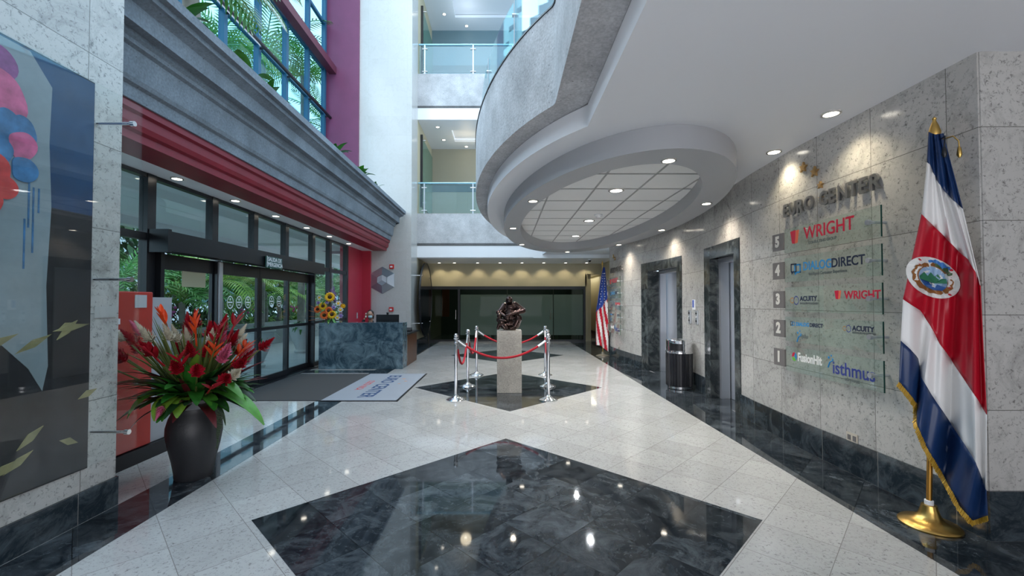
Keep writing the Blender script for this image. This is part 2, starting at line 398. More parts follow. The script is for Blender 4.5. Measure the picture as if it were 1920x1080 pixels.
# dropped elliptical ring with a tiled ceiling inside
EO = (1.6, 7.9, 1.6, 4.05); EI = (1.57, 7.8, 1.26, 3.52)
po = ell(*EO, 0, 360, 96)[:-1]; pi_ = ell(*EI, 0, 360, 96)[:-1]
bm = B(); band(bm, po, pi_, 2.9, H-.001, close=True); struct('ceiling_ring', bm, m_ring, smooth=True)
bm = B(); prism(bm, ell(EI[0], EI[1], EI[2]-.001, EI[3]-.001, 0, 360, 96)[:-1], 3.10, 3.119, XY); struct('ceiling_tiles', bm, m_tile)
bm = B()
def chord_x(x):
    t = (x-EI[0])/EI[2]
    return None if abs(t) >= .98 else (EI[1]-EI[3]*math.sqrt(1-t*t)+.01, EI[1]+EI[3]*math.sqrt(1-t*t)-.01)
def chord_y(y):
    t = (y-EI[1])/EI[3]
    return None if abs(t) >= .98 else (EI[0]-EI[2]*math.sqrt(1-t*t)+.01, EI[0]+EI[2]*math.sqrt(1-t*t)-.01)
for k in range(-2, 4):
    x = .66+k*.62; c = chord_x(x)
    if c: box(bm, x-.012, x+.012, c[0], c[1], 3.094, 3.0995)
for k in range(-2, 12):
    y = 5.27+k*.70; c = chord_y(y)
    if c: box(bm, c[0], c[1], y-.012, y+.012, 3.092, 3.0935)
struct('trim_9', bm, plain('ceiling_grid', (.36, .36, .36), .5))

# back of the hall -------------------------------------------------
YB = 16.5
bm = B(); box(bm, -2.94, 3.2, YB, YB+.2, 2.12, 3.45); box(bm, 3.2, 4.3, YB, YB+.2, 2.6, 3.45); box(bm, 3.14, 3.22, YB, YB+.2, 0, 2.6); box(bm, 3.82, 4.3, YB, YB+.2, 0, 2.6)
struct('wall_back', bm, m_beige)
bm = B(); box(bm, -2.94, 4.4, 14.55, YB, 3.0, 3.08)
struct('ceiling_back', bm, m_white)
bm = B(); box(bm, -2.94, 1.0, 14.41, 14.54, 3.02, 3.42); struct('ceiling_step', bm, m_white)
bm = B(); box(bm, 1.0, 4.4, 14.41, 14.54, 3.0, 3.5); struct('ceiling_step_right', bm, m_white)
bm = B(); box(bm, 3.8, 4.0, 12.36, 24, 0, 3.1); box(bm, 3.14, 3.4, YB+.2, 24, 0, 3.1); box(bm, 3.4, 3.8, 21.8, 22, 0, 3.1)
struct('wall_corridor', bm, m_beige)
bm = B(); box(bm, 3.77, 3.7995, 12.4, 21.8, .002, .30); box(bm, 3.4, 3.43, YB+.2, 21.8, .002, .3); struct('baseboard_corridor', bm, plain('dark_wood', (.06, .025, .012), .3))
bm = B(); box(bm, 3.1, 4.0, YB+.2, 22, 2.6, 2.7); struct('ceiling_corridor', bm, m_white)
# room behind the glass partition
bm = B(); box(bm, -2.94, 3.14, 20.0, 20.1, 0, 3); struct('wall_meeting_room', bm, plain('room_wall', (.17, .20, .17), .7))
bm = B(); box(bm, -2.94, 3.14, YB+.2, 20.0, 2.6, 2.7); struct('ceiling_meeting_room', bm, m_white)
area('corridor_lamp', (3.6, 18.5, 2.55), (0, 0, 0), .3, 3, 9, (1, .95, .75))
area('meeting_room_lamp', (.3, 18.3, 2.55), (0, 0, 0), 4, 2, 7, (1, .95, .8))
r = empty('window_9', (0, YB, 0), kind='structure'); r['label'] = 'black framed glass partition with frosted green film'
def loc(name, bm, mat, par, smooth=False):
    bmesh.ops.translate(bm, verts=bm.verts, vec=-par.location); return link(name, bm, mat, par, smooth)
bm = B()
for x0, x1, z0, z1 in ((-2.9, 3.14, 2.0, 2.12), (-2.9, 3.14, 0, .07), (-2.9, -2.84, .07, 2.0), (3.06, 3.14, .07, 2.0), (-1.78, -1.70, .07, 2.0)):
    box(bm, x0, x1, YB-.06, YB+.04, z0, z1)
loc('partition_frame', bm, m_black, r)
for x0, x1 in ((-2.84, -1.78), (-1.70, .12), (.13, 1.9), (1.91, 3.06)):
    bm = B(); box(bm, x0, x1, YB-.01, YB, .07, 2.0); loc('glass_pane', bm, glassy('pane_dark', (.45, .55, .52), .01), r)
for x0, x1 in ((-1.68, .11), (.14, 1.89), (1.92, 3.05)):
    bm = B(); box(bm, x0, x1, YB-.018, YB-.012, .24, 1.80); loc('frosted_film', bm, m_frost, r)
for x in (-1.86, 1.78):
    bm = B(); tube(bm, [(x, YB-.07, .85), (x, YB-.07, 1.2)], .016, 8); box(bm, x-.01, x+.01, YB-.07, YB-.01, .9, .92); box(bm, x-.01, x+.01, YB-.07, YB-.01, 1.13, 1.15)
    loc('door_handle', bm, m_chrome, r)

bm = B(); box(bm, -6, 4.7, -4.3, -4.01, 0, 14); struct('wall_rear', bm, m_wallXZ)
bm = B(); box(bm, 4.45, 4.7, -4, 2.7, 0, 3.4); struct('wall_right_rear', bm, m_wallYZ)
# reception wall and side wall ------------------------------------
bm = B(); box(bm, -4.62, -2.94, 13.5, 14.4, 0, 14); struct('wall_reception', bm, m_wallpale)
bm = B(); box(bm, -3.2, -2.94, 14.401, 20, 0, 14); struct('wall_side', bm, m_beige)
bm = B(); box(bm, -2.955+.016, -2.925, 14.41, YB, .002, .25); struct('baseboard_side', bm, m_darkbase)
# red / magenta piers between glazing and reception wall
bm = B(); box(bm, -5.75, -4.62, 13.42, 14.2, 3.121, 14); struct('trim_10', bm, m_mag)
bm = B(); box(bm, -4.7, -4.46, 12.2, 13.49, 0, H-.001); box(bm, -4.46, -4.2, 13.40, 13.49, 0, H-.001); struct('wall_red', bm, m_redwall)
# back galleries, two storeys
for i, (z0, z1) in enumerate(((3.43, 4.51), (8.12, 9.3))):
    bm = B(); box(bm, -2.94, 6, 14.4, 14.8, z0, z1); struct('floor_gallery' if i == 0 else 'floor_gallery_top', bm, m_conc)
    bm = B(); box(bm, -2.94, 6, 14.39, 14.81, z0-.001, z0+.07); struct('trim_%d' % (11+i), bm, m_concD)
    bm = B(); box(bm, -2.94, 6, 14.8, 18, z1-.35, z1-.01); struct('floor_gallery_deck' if i == 0 else 'floor_gallery_deck_top', bm, m_conc)
for i, (zc, yb) in enumerate(((7.72, 17.2), (12.6, 17.2))):
    bm = B(); box(bm, -2.94, 6, 14.4, 14.7, zc, zc+.4); box(bm, -2.94, -1.9, 14.7, yb, zc, zc+.1); box(bm, -1.9, 6, 14.7, 15.3, zc, zc+.1); box(bm, -1.9, 6, 16.4, yb, zc, zc+.1)
    box(bm, -1.9, 6, 15.3, 16.4, zc+.12, zc+.16)
    struct('ceiling_gallery' if i == 0 else 'ceiling_gallery_top', bm, m_ceil)
    bm = B(); box(bm, -2.94, 6, yb, yb+.1, zc-3.5, zc); struct('wall_gallery' if i == 0 else 'wall_gallery_top', bm, plain('gallery_wall%d' % i, ((.36, .33, .25), (.16, .24, .27))[i], .6))
    bm = B(); box(bm, -2.94, 6, yb-.02, yb-.001, zc-1.75, zc-1.45); struct('trim_%d' % (13+i), bm, plain('gallery_band%d' % i, (.08, .11, .12), .4))
    d = bpy.data.lights.new('gallery_lamp', 'POINT'); d.energy = 9; d.color = ((1, .85, .6), (.8, .9, 1))[i]; d.shadow_soft_size = .2
    o = bpy.data.objects.new('gallery_lamp', d); o.location = (-1.4, 15.9, zc-.5); COL.objects.link(o)
# concrete roof line far above closing the back
bm = B(); box(bm, -2.94, 6, 14.4, 18, 13.0, 13.2); struct('ceiling_roof_back', bm, m_white)

# planter cornice over the entrance --------------------------------
Y0, Y1 = 3.2, 13.42
red = [(-4.12, 3.12), (-3.70, 3.12), (-3.70, 3.20), (-3.66, 3.22), (-3.64, 3.27), (-3.64, 3.36), (-3.60, 3.38), (-3.60, 3.45), (-4.12, 3.45)]
gry = [(-4.5, 3.451), (-3.575, 3.451), (-3.56, 3.57), (-3.52, 3.59), (-3.50, 3.63), (-3.47, 3.88), (-3.43, 3.90), (-3.43, 3.94), (-3.405, 3.96), (-3.40, 4.0), (-3.36, 4.10), (-3.29, 4.17), (-3.20, 4.215), (-3.17, 4.22), (-3.165, 4.27), (-3.10, 4.275), (-3.10, 4.37), (-3.28, 4.37), (-3.30, 4.0), (-4.5, 4.0)]
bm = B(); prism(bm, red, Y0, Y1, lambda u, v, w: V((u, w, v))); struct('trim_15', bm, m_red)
bm = B(); prism(bm, gry, Y0, Y1, lambda u, v, w: V((u, w, v))); struct('trim_16', bm, m_conc2)
bm = B(); box(bm, -5.75, -4.12, Y0, Y1-.01, H, 3.45); box(bm, -5.75, -4.5, Y0, Y1-.01, 3.4505, 4.3); struct('ceiling_entrance', bm, m_white)
bm = B(); box(bm, -4.49, -3.31, Y0+.02, Y1-.05, 4.001, 4.2); struct('trim_17', bm, plain('planter_soil', (.03, .02, .012), .95))

# upper curtain wall: window_1 -------------------------------------
r = empty('window_1', (-5.69, 8, 4.3), kind='structure'); r['label'] = 'tall upper window wall with blue mullions'
bm = B(); YV = [3.3, 3.85, 5.1, 6.35, 7.35, 8.51, 9.71, 10.95, 12.17, 13.3]
ZT = [4.3, 5.9, 7.45, 8.85, 10.3, 11.8, 13.5]
for y in YV: box(bm, -5.74, -5.62, y-.055, y+.055, 4.3, 13.6)
for z in ZT: box(bm, -5.73, -5.64, 3.3, 13.4, z-.045, z+.045)
loc('mullion', bm, m_blueframe, r)
bm = B(); box(bm, -5.70, -5.69, 3.3, 13.4, 4.3, 13.5); loc('window_pane', bm, m_glasscyan, r)
bm = B(); tube(bm, [(-5.5, 3.3, 7.35), (-5.5, 13.4, 7.35)], .045, 10)
for y in YV[1:]: box(bm, -5.62, -5.5, y-.015, y+.015, 7.33, 7.37)
loc('brace_rail', bm, m_black, r)
bm = B(); box(bm, -5.55, -5.33, 3.3, 13.41, 8.75, 8.98); loc('steel_beam', bm, plain('maroon_beam', (.10, .02, .04), .4), r)
bm = B(); box(bm, -6.2, -3.3, 3.195, 3.2, 3.5, 13.6)
# entrance facade: lower window wall + sliding door ----------------
XF = -4.5
r = empty('window_2', (XF, 8, 0), kind='structure'); r['label'] = 'black framed entrance window wall with transom lights'
bm = B(); MY = [3.26, 5.37, 6.56, 7.64, 8.74, 9.97, 10.94, 12.12]
for y in MY:
    z0 = 2.39 if y in MY[2:5] else 0
    box(bm, XF-.06, XF+.05, y-.065, y+.065, z0, H-.001)
for z, w_ in ((3.10, .03), (2.33, .05)): box(bm, XF-.05, XF+.04, 3.2, 12.18, z-w_, z+w_-.01)
for a, b in ((3.2, 5.37), (9.97, 12.18)):
    box(bm, XF-.05, XF+.04, a, b, 0, .1); box(bm, XF-.05, XF+.04, a, b, 1.0, 1.06)
loc('mullion', bm, m_black, r)
for a, b in zip(MY, MY[1:]):
    bm = B(); box(bm, XF-.012, XF-.004, a+.065, b-.065, 2.39, 3.06); loc('window_pane', bm, m_glassfac, r)
    if b <= 5.4 or a >= 9.9:
        bm = B(); box(bm, XF-.012, XF-.004, a+.065, b-.065, .1, 2.27); loc('window_pane', bm, m_glassfac, r)
r = empty('door_1', (XF, 7.7, 0), kind='structure'); r['label'] = 'black automatic sliding entrance doors'
bm = B(); box(bm, XF+.06, XF+.28, 5.38, 10.03, 2.15, 2.40); box(bm, XF+.04, XF+.3, 5.32, 5.378, 2.13, 2.42); loc('door_header', bm, m_black, r)
bm = B(); box(bm, XF-.04, XF+.12, 5.44, 5.50, .02, 2.15); box(bm, XF-.04, XF+.12, 9.85, 9.905, .02, 2.15); box(bm, XF-.04, XF+.2, 5.43, 9.91, 0, .018)
loc('door_frame', bm, m_black, r)
def leaf(ya, yb, x, top=.2):
    b_ = B()
    for y0, y1, z0, z1 in ((ya, ya+.07, .02, 2.14), (yb-.07, yb, .02, 2.14), (ya+.07, yb-.07, .02, .13), (ya+.07, yb-.07, 2.14-top, 2.14), (ya+.07, yb-.07, .98, 1.04)):
        box(b_, x, x+.045, y0, y1, z0, z1)
    lf = loc('door_leaf', b_, m_black, r)
    b_ = B(); box(b_, x+.018, x+.026, ya+.07, yb-.07, .13, 2.0); bmesh.ops.translate(b_, verts=b_.verts, vec=-r.location)
    link('door_pane', b_, m_glassfac, lf); return lf
leaf(5.51, 6.62, XF-.03); leaf(6.58, 7.72, XF+.03); leaf(7.73, 8.80, XF+.03); leaf(8.76, 9.84, XF-.03)
bm = B(); box(bm, XF+.03, XF+.10, 6.60, 6.68, .02, 2.13, bev=.01); loc('door_post', bm, m_steel, r)
m_decal = plain('white_decal', (.7, .76, .76), .5)
for y, z in ((6.92, 1.50), (7.15, 1.50), (7.40, 1.50), (8.15, 1.52), (8.42, 1.52)):
    bm = B()
    ringp = lambda rr, n=28: [(y+rr*.80*cos(2*pi*k/n), z+rr*sin(2*pi*k/n)) for k in range(n)]
    a_, b_ = ringp(.105), ringp(.088)
    for k in range(28):
        k2 = (k+1) % 28
        bm.faces.new([bm.verts.new((XF+.062, *q)) for q in (a_[k], a_[k2], b_[k2], b_[k])])
    box(bm, XF+.058, XF+.062, y-.055, y+.055, z-.012, z+.012); box(bm, XF+.058, XF+.062, y-.03, y+.03, z-.05, z-.035); box(bm, XF+.058, XF+.062, y-.012, y+.012, z+.03, z+.065)
    loc('round_decal', bm, m_decal, r)
bm = B(); box(bm, XF+.0, XF+.006, 5.95, 6.42, 1.72, 1.98); loc('paper_notice', bm, plain('kraft_notice', (.35, .33, .22), .7), r)
# ================================================================== THINGS
def T_(name, loc_, label, cat, group=None, rz=0): return empty(name, loc_, rz, label, cat, group)
def P(name, bm, mat, par, smooth=False, label=None):
    """part built in world coordinates, stored relative to its (unrotated) thing"""
    bmesh.ops.translate(bm, verts=bm.verts, vec=-par.location)
    o = link(name, bm, mat, par, smooth)
    if label: o['label'] = label
    return o
def L(name, bm, mat, par, smooth=False, label=None):
    o = link(name, bm, mat, par, smooth)
    if label: o['label'] = label
    return o

# ---------------------------------------------------------------- downlights
def make_downlight(r=.075, mat=m_lamp, big=False):
    t = empty('downlight')
    b = B(); n = 24
    band(b, [(r*cos(2*pi*k/n), r*sin(2*pi*k/n)) for k in range(n)], [(r*.76*cos(2*pi*k/n), r*.76*sin(2*pi*k/n)) for k in range(n)], -.012, -.001, close=True)
    L('trim_ring', b, m_trimring, t, True)
    b = B(); lathe(b, [(r*.75, -.006), (r*.72, -.002), (0, -.001)], 20); L('lens', b, mat, t, True)
    return t
dl0 = make_downlight(); dl1 = make_downlight(.11, m_lampc); used = {}
def downlight(proto, p, label, group, power=0, col=(1, .87, .70), size=75, aim=(0, 0, -1), blend=.6):
    if proto.name in used: t = copy_tree(proto)
    else: t = proto; used[proto.name] = 1
    t.location = p; tag(t, label, 'ceiling light', group)
    if power:
        d = bpy.data.lights.new('spot', 'SPOT'); d.energy = power; d.color = col; d.spot_size = R(size); d.spot_blend = blend; d.shadow_soft_size = .04
        s = bpy.data.objects.new('spot', d); COL.objects.link(s); s.location = (p[0], p[1], p[2]-.03)
        s.rotation_euler = V(aim).to_track_quat('-Z', 'Y').to_euler()
G1 = 'spot lights in the grey ring ceiling'
ring = [((1.62, 4.17), 'largest and nearest spot light of the ring, on its near curve'), ((.40, 5.85), 'ring spot light on the left arm nearest the camera'),
        ((.17, 8.0), 'ring spot light at the far left bend'), ((.43, 10.25), 'ring spot light just before the far tip'), ((1.75, 11.75), 'ring spot light at the very tip over the statue'),
        ((2.86, 6.0), 'ring spot light on the right arm nearest the number signs'), ((3.04, 8.2), 'ring spot light beside the wall above the near lift'), ((2.78, 10.3), 'ring spot light beside the wall near the far lift')]
for (x, y), s in ring:
    wl_ = x > 2.5
    downlight(dl0, (x, y, 2.9), s, G1, 45 if wl_ else 80, aim=(.0, 0, -1), size=130, blend=1)
for (x, y), s in [((1.60, 6.05), 'large round lamp in the tiles, nearest the camera'), ((1.66, 8.3), 'large round lamp in the tiles, middle one by the smoke detector'), ((1.72, 10.2), 'large round lamp in the tiles, farthest one')]:
    downlight(dl1, (x, y, 3.0995), s, 'large round lamps in the tiled ceiling', 170, (.93, .97, 1), 150, blend=1)
for (x, y), s in [((2.80, 3.62), 'wall washer light directly above the metal lettering'), ((2.90, 4.55), 'wall washer light left of the gold stars')]:
    downlight(dl0, (x, y, H), s, 'wall washer lights above the building name', 27, (1, .88, .62), 115, aim=(.05, 0, -1), blend=1)
ent = ['nearest', 'second nearest', 'third nearest', 'fourth nearest', 'fifth nearest', 'farthest']
for (y, s) in zip((5.54, 6.75, 7.95, 9.2, 10.4, 11.7), ent):
    downlight(dl0, (-4.27, y, H), s+' small light over the entrance doors, beside the red beam', 'small lights over the entrance', 18)
bk = ['leftmost', 'second from left', 'third from left', 'fourth from left', 'fourth from right', 'third from right', 'second from right', 'rightmost']
for k, (x, s) in enumerate(zip((-2.45, -1.87, -1.0, -.15, .68, 1.5, 2.33, 3.12), bk)):
    downlight(dl0, (x, 16.1, 3.0), s+' light in the row before the beige back wall', 'row of lights before the glass partition', 12, (1, .88, .6), 95, aim=(0, .35, -1))
for zc, fl in ((7.72, 'middle'), (12.6, 'top')):
    for (x, y), s in (((-2.35, 15.0), 'left light at the front edge'), ((-2.3, 16.2), 'left light near the back'), ((-1.5, 16.9), 'light by the back wall')):
        downlight(dl0, (x, y, zc), '%s of the %s gallery ceiling' % (s, fl), 'gallery ceiling lights')

# smoke detector, cameras
b = B(); lathe(b, [(.03, -.06), (.045, -.05), (.05, -.03), (.075, -.025), (.075, -.001)], 20)
t = link('smoke_detector', b, m_white, None, True); t.location = (1.72, 7.75, 3.0995); tag(t, 'white smoke detector in the middle of the tiled ceiling', 'smoke detector')
t = T_('dome_camera', (3.0, 14.9, 3.0), 'small black dome security camera by the far ceiling edge', 'camera')
b = B(); lathe(b, [(.07, -.03), (.07, -.001)], 20); L('base', b, m_white, t, True)
b = B(); sphere(b, (0, 0, -.04), .05); L('dome', b, m_black, t, True)

# ---------------------------------------------------------------- artwork behind glass on the left
t = T_('wall_artwork', (-2.87, 2.2, .3), 'large dark painting with red and pink discs on a pale sheet, behind glass', 'painting')
ya, yb_ = 1.1, 2.965; z0, z1 = .36, 3.04; X0 = -2.872
m_art = plain('art_dark', (.006, .045, .12), .4, var=.4, vscale=1.5); m_artlow = plain('art_dark_low', (.010, .011, .015), .5, var=.6, vscale=4)
b = B(); box(b, -2.8799, X0, ya, yb_, z0, z1); P('backing', b, m_black, t)
b = B(); box(b, X0, X0+.003, ya, yb_-.005, 2.1, z1-.01); P('blue_field', b, m_art, t)
b = B(); box(b, X0, X0+.003, ya, yb_-.005, z0+.01, 2.1); P('dark_field', b, m_artlow, t)
b = B(); pts = [(ya, 3.03), (2.55, 3.02), (2.68, 2.86), (2.67, 2.5), (2.69, 2.1), (2.67, 1.6), (2.69, 1.1), (2.66, .95), (2.58, 1.1), (2.4, 1.3), (ya, 1.4)]
prism(b, pts, X0+.003, X0+.006, YZ); P('pale_sheet', b, plain('art_sheet', (.21, .26, .29), .6, var=.15), t)
rnd = random.Random(3)
dcol = [plain('art_pink', (.50, .10, .22), .5, var=.4, vscale=9), plain('art_red', (.50, .04, .04), .5, var=.4, vscale=9), plain('art_blue', (.04, .15, .32), .5, var=.5, vscale=9), plain('art_plum', (.22, .06, .2), .5, var=.4, vscale=9)]
for k, (y, z, r_, c) in enumerate([(2.44, 2.86, .10, 3), (2.47, 2.68, .13, 0), (2.40, 2.45, .10, 2), (2.58, 2.52, .075, 2), (2.50, 2.52, .08, 2), (2.58, 2.43, .075, 0), (2.46, 2.36, .07, 2), (2.44, 2.24, .085, 1), (2.49, 2.16, .065, 1), (2.59, 2.29, .07, 2), (2.43, 2.06, .055, 1), (2.43, 1.94, .025, 1), (2.25, 2.7, .15, 3), (2.2, 2.3, .14, 1), (2.1, 2.5, .12, 0), (1.9, 2.75, .1, 2), (2.2, 2.0, .09, 2), (2.0, 2.1, .16, 3), (1.6, 2.5, .18, 0), (1.4, 2.1, .12, 1)]):
    b = B(); n = 24; ph = rnd.random()*6
    y -= .06
    prism(b, [(y+r_*(1+.10*sin(3*a+ph))*cos(a), z+r_*1.15*(1+.1*sin(2*a+ph))*sin(a)) for a in [2*pi*i/n for i in range(n)]], X0+.006, X0+.009+.0005*k, YZ)
    P('painted_disc', b, dcol[c], t)
b = B()
for y, zt, zb in ((2.56, 2.25, 1.95), (2.585, 2.2, 1.80), (2.615, 2.2, 2.05), (2.54, 2.0, 1.7)): box(b, X0+.006, X0+.008, y-.005, y+.005, zb, zt)
P('paint_drip', b, dcol[2], t)
m_leafg = plain('art_leaf', (.22, .20, .09), .6, var=.5)
for k in range(16):
    y = rnd.uniform(1.6, 3.0); z = rnd.uniform(.5, 1.35); a = rnd.uniform(-.6, .9); l_ = rnd.uniform(.05, .12)
    b = B(); prism(b, [(y-l_*cos(a), z-l_*sin(a)), (y+.02*sin(a), z-.02), (y+l_*cos(a), z+l_*sin(a)), (y-.02*sin(a), z+.025)], X0+.003, X0+.006+.0003*k, YZ)
    P('painted_leaf', b, m_leafg, t)
t = T_('glass_sheet', (-2.64, 2.2, .4), 'big clear glass sheet on steel standoffs in front of the painting', 'glass panel')
b = B(); box(b, -2.645, -2.633, .9, 3.08, .46, 2.92); P('glass', b, m_glass, t)
for z in (.60, 1.66, 2.76):
    b = B(); tube(b, [(-2.879, 2.985, z), (-2.612, 2.985, z)], .010, 12); tube(b, [(-2.632, 2.985, z), (-2.605, 2.985, z)], .018, 14); P('standoff', b, m_chrome, t, True)
b = B(); box(b, -2.879, -2.874, 3.0, 3.17, 1.39, 1.47)
t = link('title_plate', b, plain('plate_grey', (.45, .45, .44), .4), None); tag(t, 'small pale caption plate on the stone right of the painting', 'plate')

# ---------------------------------------------------------------- red machine behind the wall
t = T_('vending_machine', (-3.7, 3.9, 0), 'tall red machine with grey side behind the left stone wall', 'machine')
b = B(); box(b, -4.1, -3.42, 3.22, 4.16, .14, 1.60, bev=.01); P('cabinet', b, plain('vending_red', (.42, .035, .025), .4), t)
b = B(); box(b, -4.1, -3.44, 4.17, 4.42, .14, 1.55); P('side_panel', b, plain('grey_panel', (.35, .37, .40), .4), t)
b = B(); box(b, -4.08, -3.40, 3.24, 4.42, .002, .135); P('plinth', b, m_black, t)
b = B(); box(b, -3.419, -3.414, 3.95, 4.08, 1.45, 1.57); P('display', b, plain('display_grey', (.42, .45, .47), .3), t)
for z in (1.23, 1.33):
    b = B(); box(b, -3.419, -3.414, 3.62, 3.80, z-.025, z+.025); P('white_sticker', b, m_white, t)

# ---------------------------------------------------------------- planter leaves on the cornice
m_leaf = plain('leaf_green', (.03, .16, .02), .35, var=.4, vscale=8); m_leaf2 = plain('leaf_bright', (.07, .26, .03), .35, var=.35, vscale=8); m_stem = plain('stem_green', (.10, .17, .04), .5)
def leaf_bm(b, base, d, length, width, droop=.3, fold=.25, n=8, mi=0, roll=0):
    """blade with a midrib fold; starts at base, heads along d, droops"""
    d = V(d).normalized(); s, u, _ = frame_of(d)
    if roll:
        q = M4.Rotation(roll, 3, d); s = q@s; u = q@u
    if u.z < 0: u = -u
    rows = []
    p = V(base); cur = d.copy()
    for i in range(n+1):
        t_ = i/n; wd = width*.5*(sin(pi*min(1, t_*.93+.05))**.8)*(1-.25*t_)
        up = cur.cross(s).normalized()
        if up.z < 0: up = -up
        rows.append((b.verts.new(p-s*wd+up*wd*fold), b.verts.new(p), b.verts.new(p+s*wd+up*wd*fold)))
        cur = (cur+V((0, 0, -droop/n*1.6))).normalized(); p = p+cur*(length/n)
    for a, c in zip(rows, rows[1:]):
        for k in (0, 1):
            f = b.faces.new((a[k], a[k+1], c[k+1], c[k])); f.material_index = mi
    return b
for k, (y, x, n, sc_, lab) in enumerate([(4.3, -3.34, 6, .42, 'bunch of dark leaves overhanging the cornice at the top left'), (5.40, -3.32, 4, .46, 'bright green plant with two rounded leaves halfway along the cornice'),
                                    (8.25, -3.33, 8, .42, 'leafy plant on the cornice in front of the magenta pier'), (9.7, -3.33, 11, .42, 'larger leafy plant on the cornice beside the stone pier'), (10.8, -3.33, 10, .36, 'low trailing plant on the cornice over the reception desk'), (5.95, -3.36, 6, .36, 'small low plant on the cornice past the rounded leaves')]):
    t = T_('planter_plant', (x, y, 4.24), lab, 'plant', 'plants growing along the cornice')
    rr = random.Random(k+11)
    for j in range(n):
        a = rr.uniform(-1.7, 1.7) if j > 1 else (-1.1, 1.0)[j]
        b = B(); leaf_bm(b, (0, 0, .02), (cos(a)*.8, sin(a), rr.uniform(1.3, 2.6)), sc_*rr.uniform(.95, 1.25), sc_*(.5 if k == 1 else .34), .9, .2)
        L('leaf', b, m_leaf2 if k in (1, 3) else m_leaf, t, True)
# small inner palm whose fronds hang into the picture at the top
def frond_mesh(name, length, n=22, ll=.42, mat=None, droop=.9):
    b = B(); pts = []; p = V((0, 0, 0)); d = V((1, 0, .75)).normalized()
    for i in range(n+1):
        pts.append((p.copy(), d.copy())); p = p+d*(length/n); d = (d+V((0, 0, -droop/n*1.3))).normalized()
    tube(b, [q[0] for q in pts], [.018*(1-i/(n+2)) + .003 for i in range(n+1)], 5)
    for i in range(2, n+1):
        q, dd = pts[i]; t_ = i/n; l_ = ll*sin(pi*min(.98, .18+t_*.8))**.7
        for s in (-1, 1):
            side = V((0, s, 0)); dr = (side*.85+dd*.75+V((0, 0, .12-.55*t_*0))).normalized()
            w_ = .022
            e = q+dr*l_+V((0, 0, -l_*.30)); mid = q+dr*l_*.5+V((0, 0, -.02))
            a1 = b.verts.new(q+dd*w_*.4); a2 = b.verts.new(q-dd*w_*.4); m1 = b.verts.new(mid+dd*w_); m2 = b.verts.new(mid-dd*w_); ee = b.verts.new(e)
            b.faces.new((a1, m1, m2, a2)); b.faces.new((m1, ee, m2))
    me = bpy.data.meshes.new(name); b.to_mesh(me); b.free(); me.materials.append(mat or m_leaf); return me
m_palm = plain('palm_leaf', (.09, .30, .05), .45, var=.4, vscale=3); m_palm2 = plain('palm_leaf_light', (.26, .48, .06), .45, var=.3, vscale=3); m_trunk = plain('palm_trunk', (.28, .27, .25), .8, var=.3, vscale=6)
fm = [frond_mesh('frond', 1.9, mat=m_palm), frond_mesh('frond', 1.6, mat=m_palm2, droop=1.2), frond_mesh('frond', 1.0, 18, .26, mat=m_leaf, droop=1.1)]
def palm(x, y, h, n, k, lab, grp, z0=0, small=False, s=1.0, seed=0):
    t = T_('palm_tree' if not small else 'indoor_palm', (x, y, z0), lab, 'palm', grp)
    b = B(); tube(b, [(0, 0, 0), (.03, .02, h*.5), (.0, 0, h)], [.10*s, .075*s, .06*s], 10); L('trunk', b, m_trunk, t, True)
    rr = random.Random(seed)
    for j in range(n):
        o = bpy.data.objects.new('frond', fm[2 if small else k]); COL.objects.link(o); o.parent = t
        o.location = (0, 0, h-.03); o.rotation_euler = (rr.uniform(-.2, .2), rr.uniform(-.55, .55), 2*pi*j/n+rr.uniform(-.2, .2)); o.scale = (s*rr.uniform(.85, 1.1),)*3
palm(-3.75, 5.0, 1.45, 11, 2, 'indoor palm on the cornice whose fronds hang in at the top', 'indoor palms on the cornice', 4.1, True, 1.3, 5)
palm(-4.15, 4.75, 1.75, 10, 2, 'second indoor palm behind the cornice, taller and closer to the painting', 'indoor palms on the cornice', 4.1, True, 1.5, 6)

# ---------------------------------------------------------------- outside garden and street
b = B(); rr = random.Random(77)
for j in range(9000):
    a = rr.uniform(0, 2*pi); leaf_bm(b, (rr.uniform(-12.9, -11.7), rr.uniform(4, 37), rr.uniform(.4, 4.3)), (cos(a)+.6, sin(a), rr.uniform(-.6, .8)), rr.uniform(.35, .6), .16, .7, .15, 3)
hd = link('hedge_foliage', b, plain('hedge_green', (.03, .12, .03), .5, var=.5, vscale=2), None, True); tag(hd, 'dense dark green hedge closing the garden behind the palms', 'hedge', kind='stuff')
b = B(); box(b, -40, -4.61, -10, 40, -.25, -.01); struct('ground_outside', b, plain('pale_paving', (.42, .46, .48), .5, var=.1))
b = B(); box(b, -8.7, -8.4, 2, 38, -.01, .78); struct('wall_garden', b, plain('garden_wall', (.30, .33, .33), .7, var=.1))
b = B(); box(b, -14, -8.71, 2, 38, -.009, .62); struct('ground_soil', b, plain('soil', (.03, .025, .015), .95))
b = B(); box(b, -7.0, -5.76, 3.2, 24, H, 3.3); box(b, -7.2, -7.0, 3.2, 24, 2.95, 3.4); struct('ceiling_canopy', b, m_white)
pl = [(-9.4, 9.3, 2.0, 0), (-9.9, 11.0, 2.9, 0), (-9.3, 12.3, 1.7, 0), (-9.2, 13.8, 3.1, 1), (-10.2, 15.2, 2.1, 0), (-9.2, 16.4, 2.6, 1), (-9.5, 18.0, 1.7, 0), (-9.2, 19.6, 2.4, 0), (-10.2, 21.2, 2.0, 1), (-9.3, 22.8, 2.6, 0), (-10.9, 13.2, 2.6, 0), (-10.9, 17.6, 2.9, 0), (-7.9, 11.6, 8.6, 1), (-8.0, 14.0, 9.6, 0), (-7.9, 16.6, 10.4, 1), (-8.0, 19.6, 9.4, 0), (-10.5, 25, 2.2, 0), (-9.4, 7.3, 2.4, 0)]
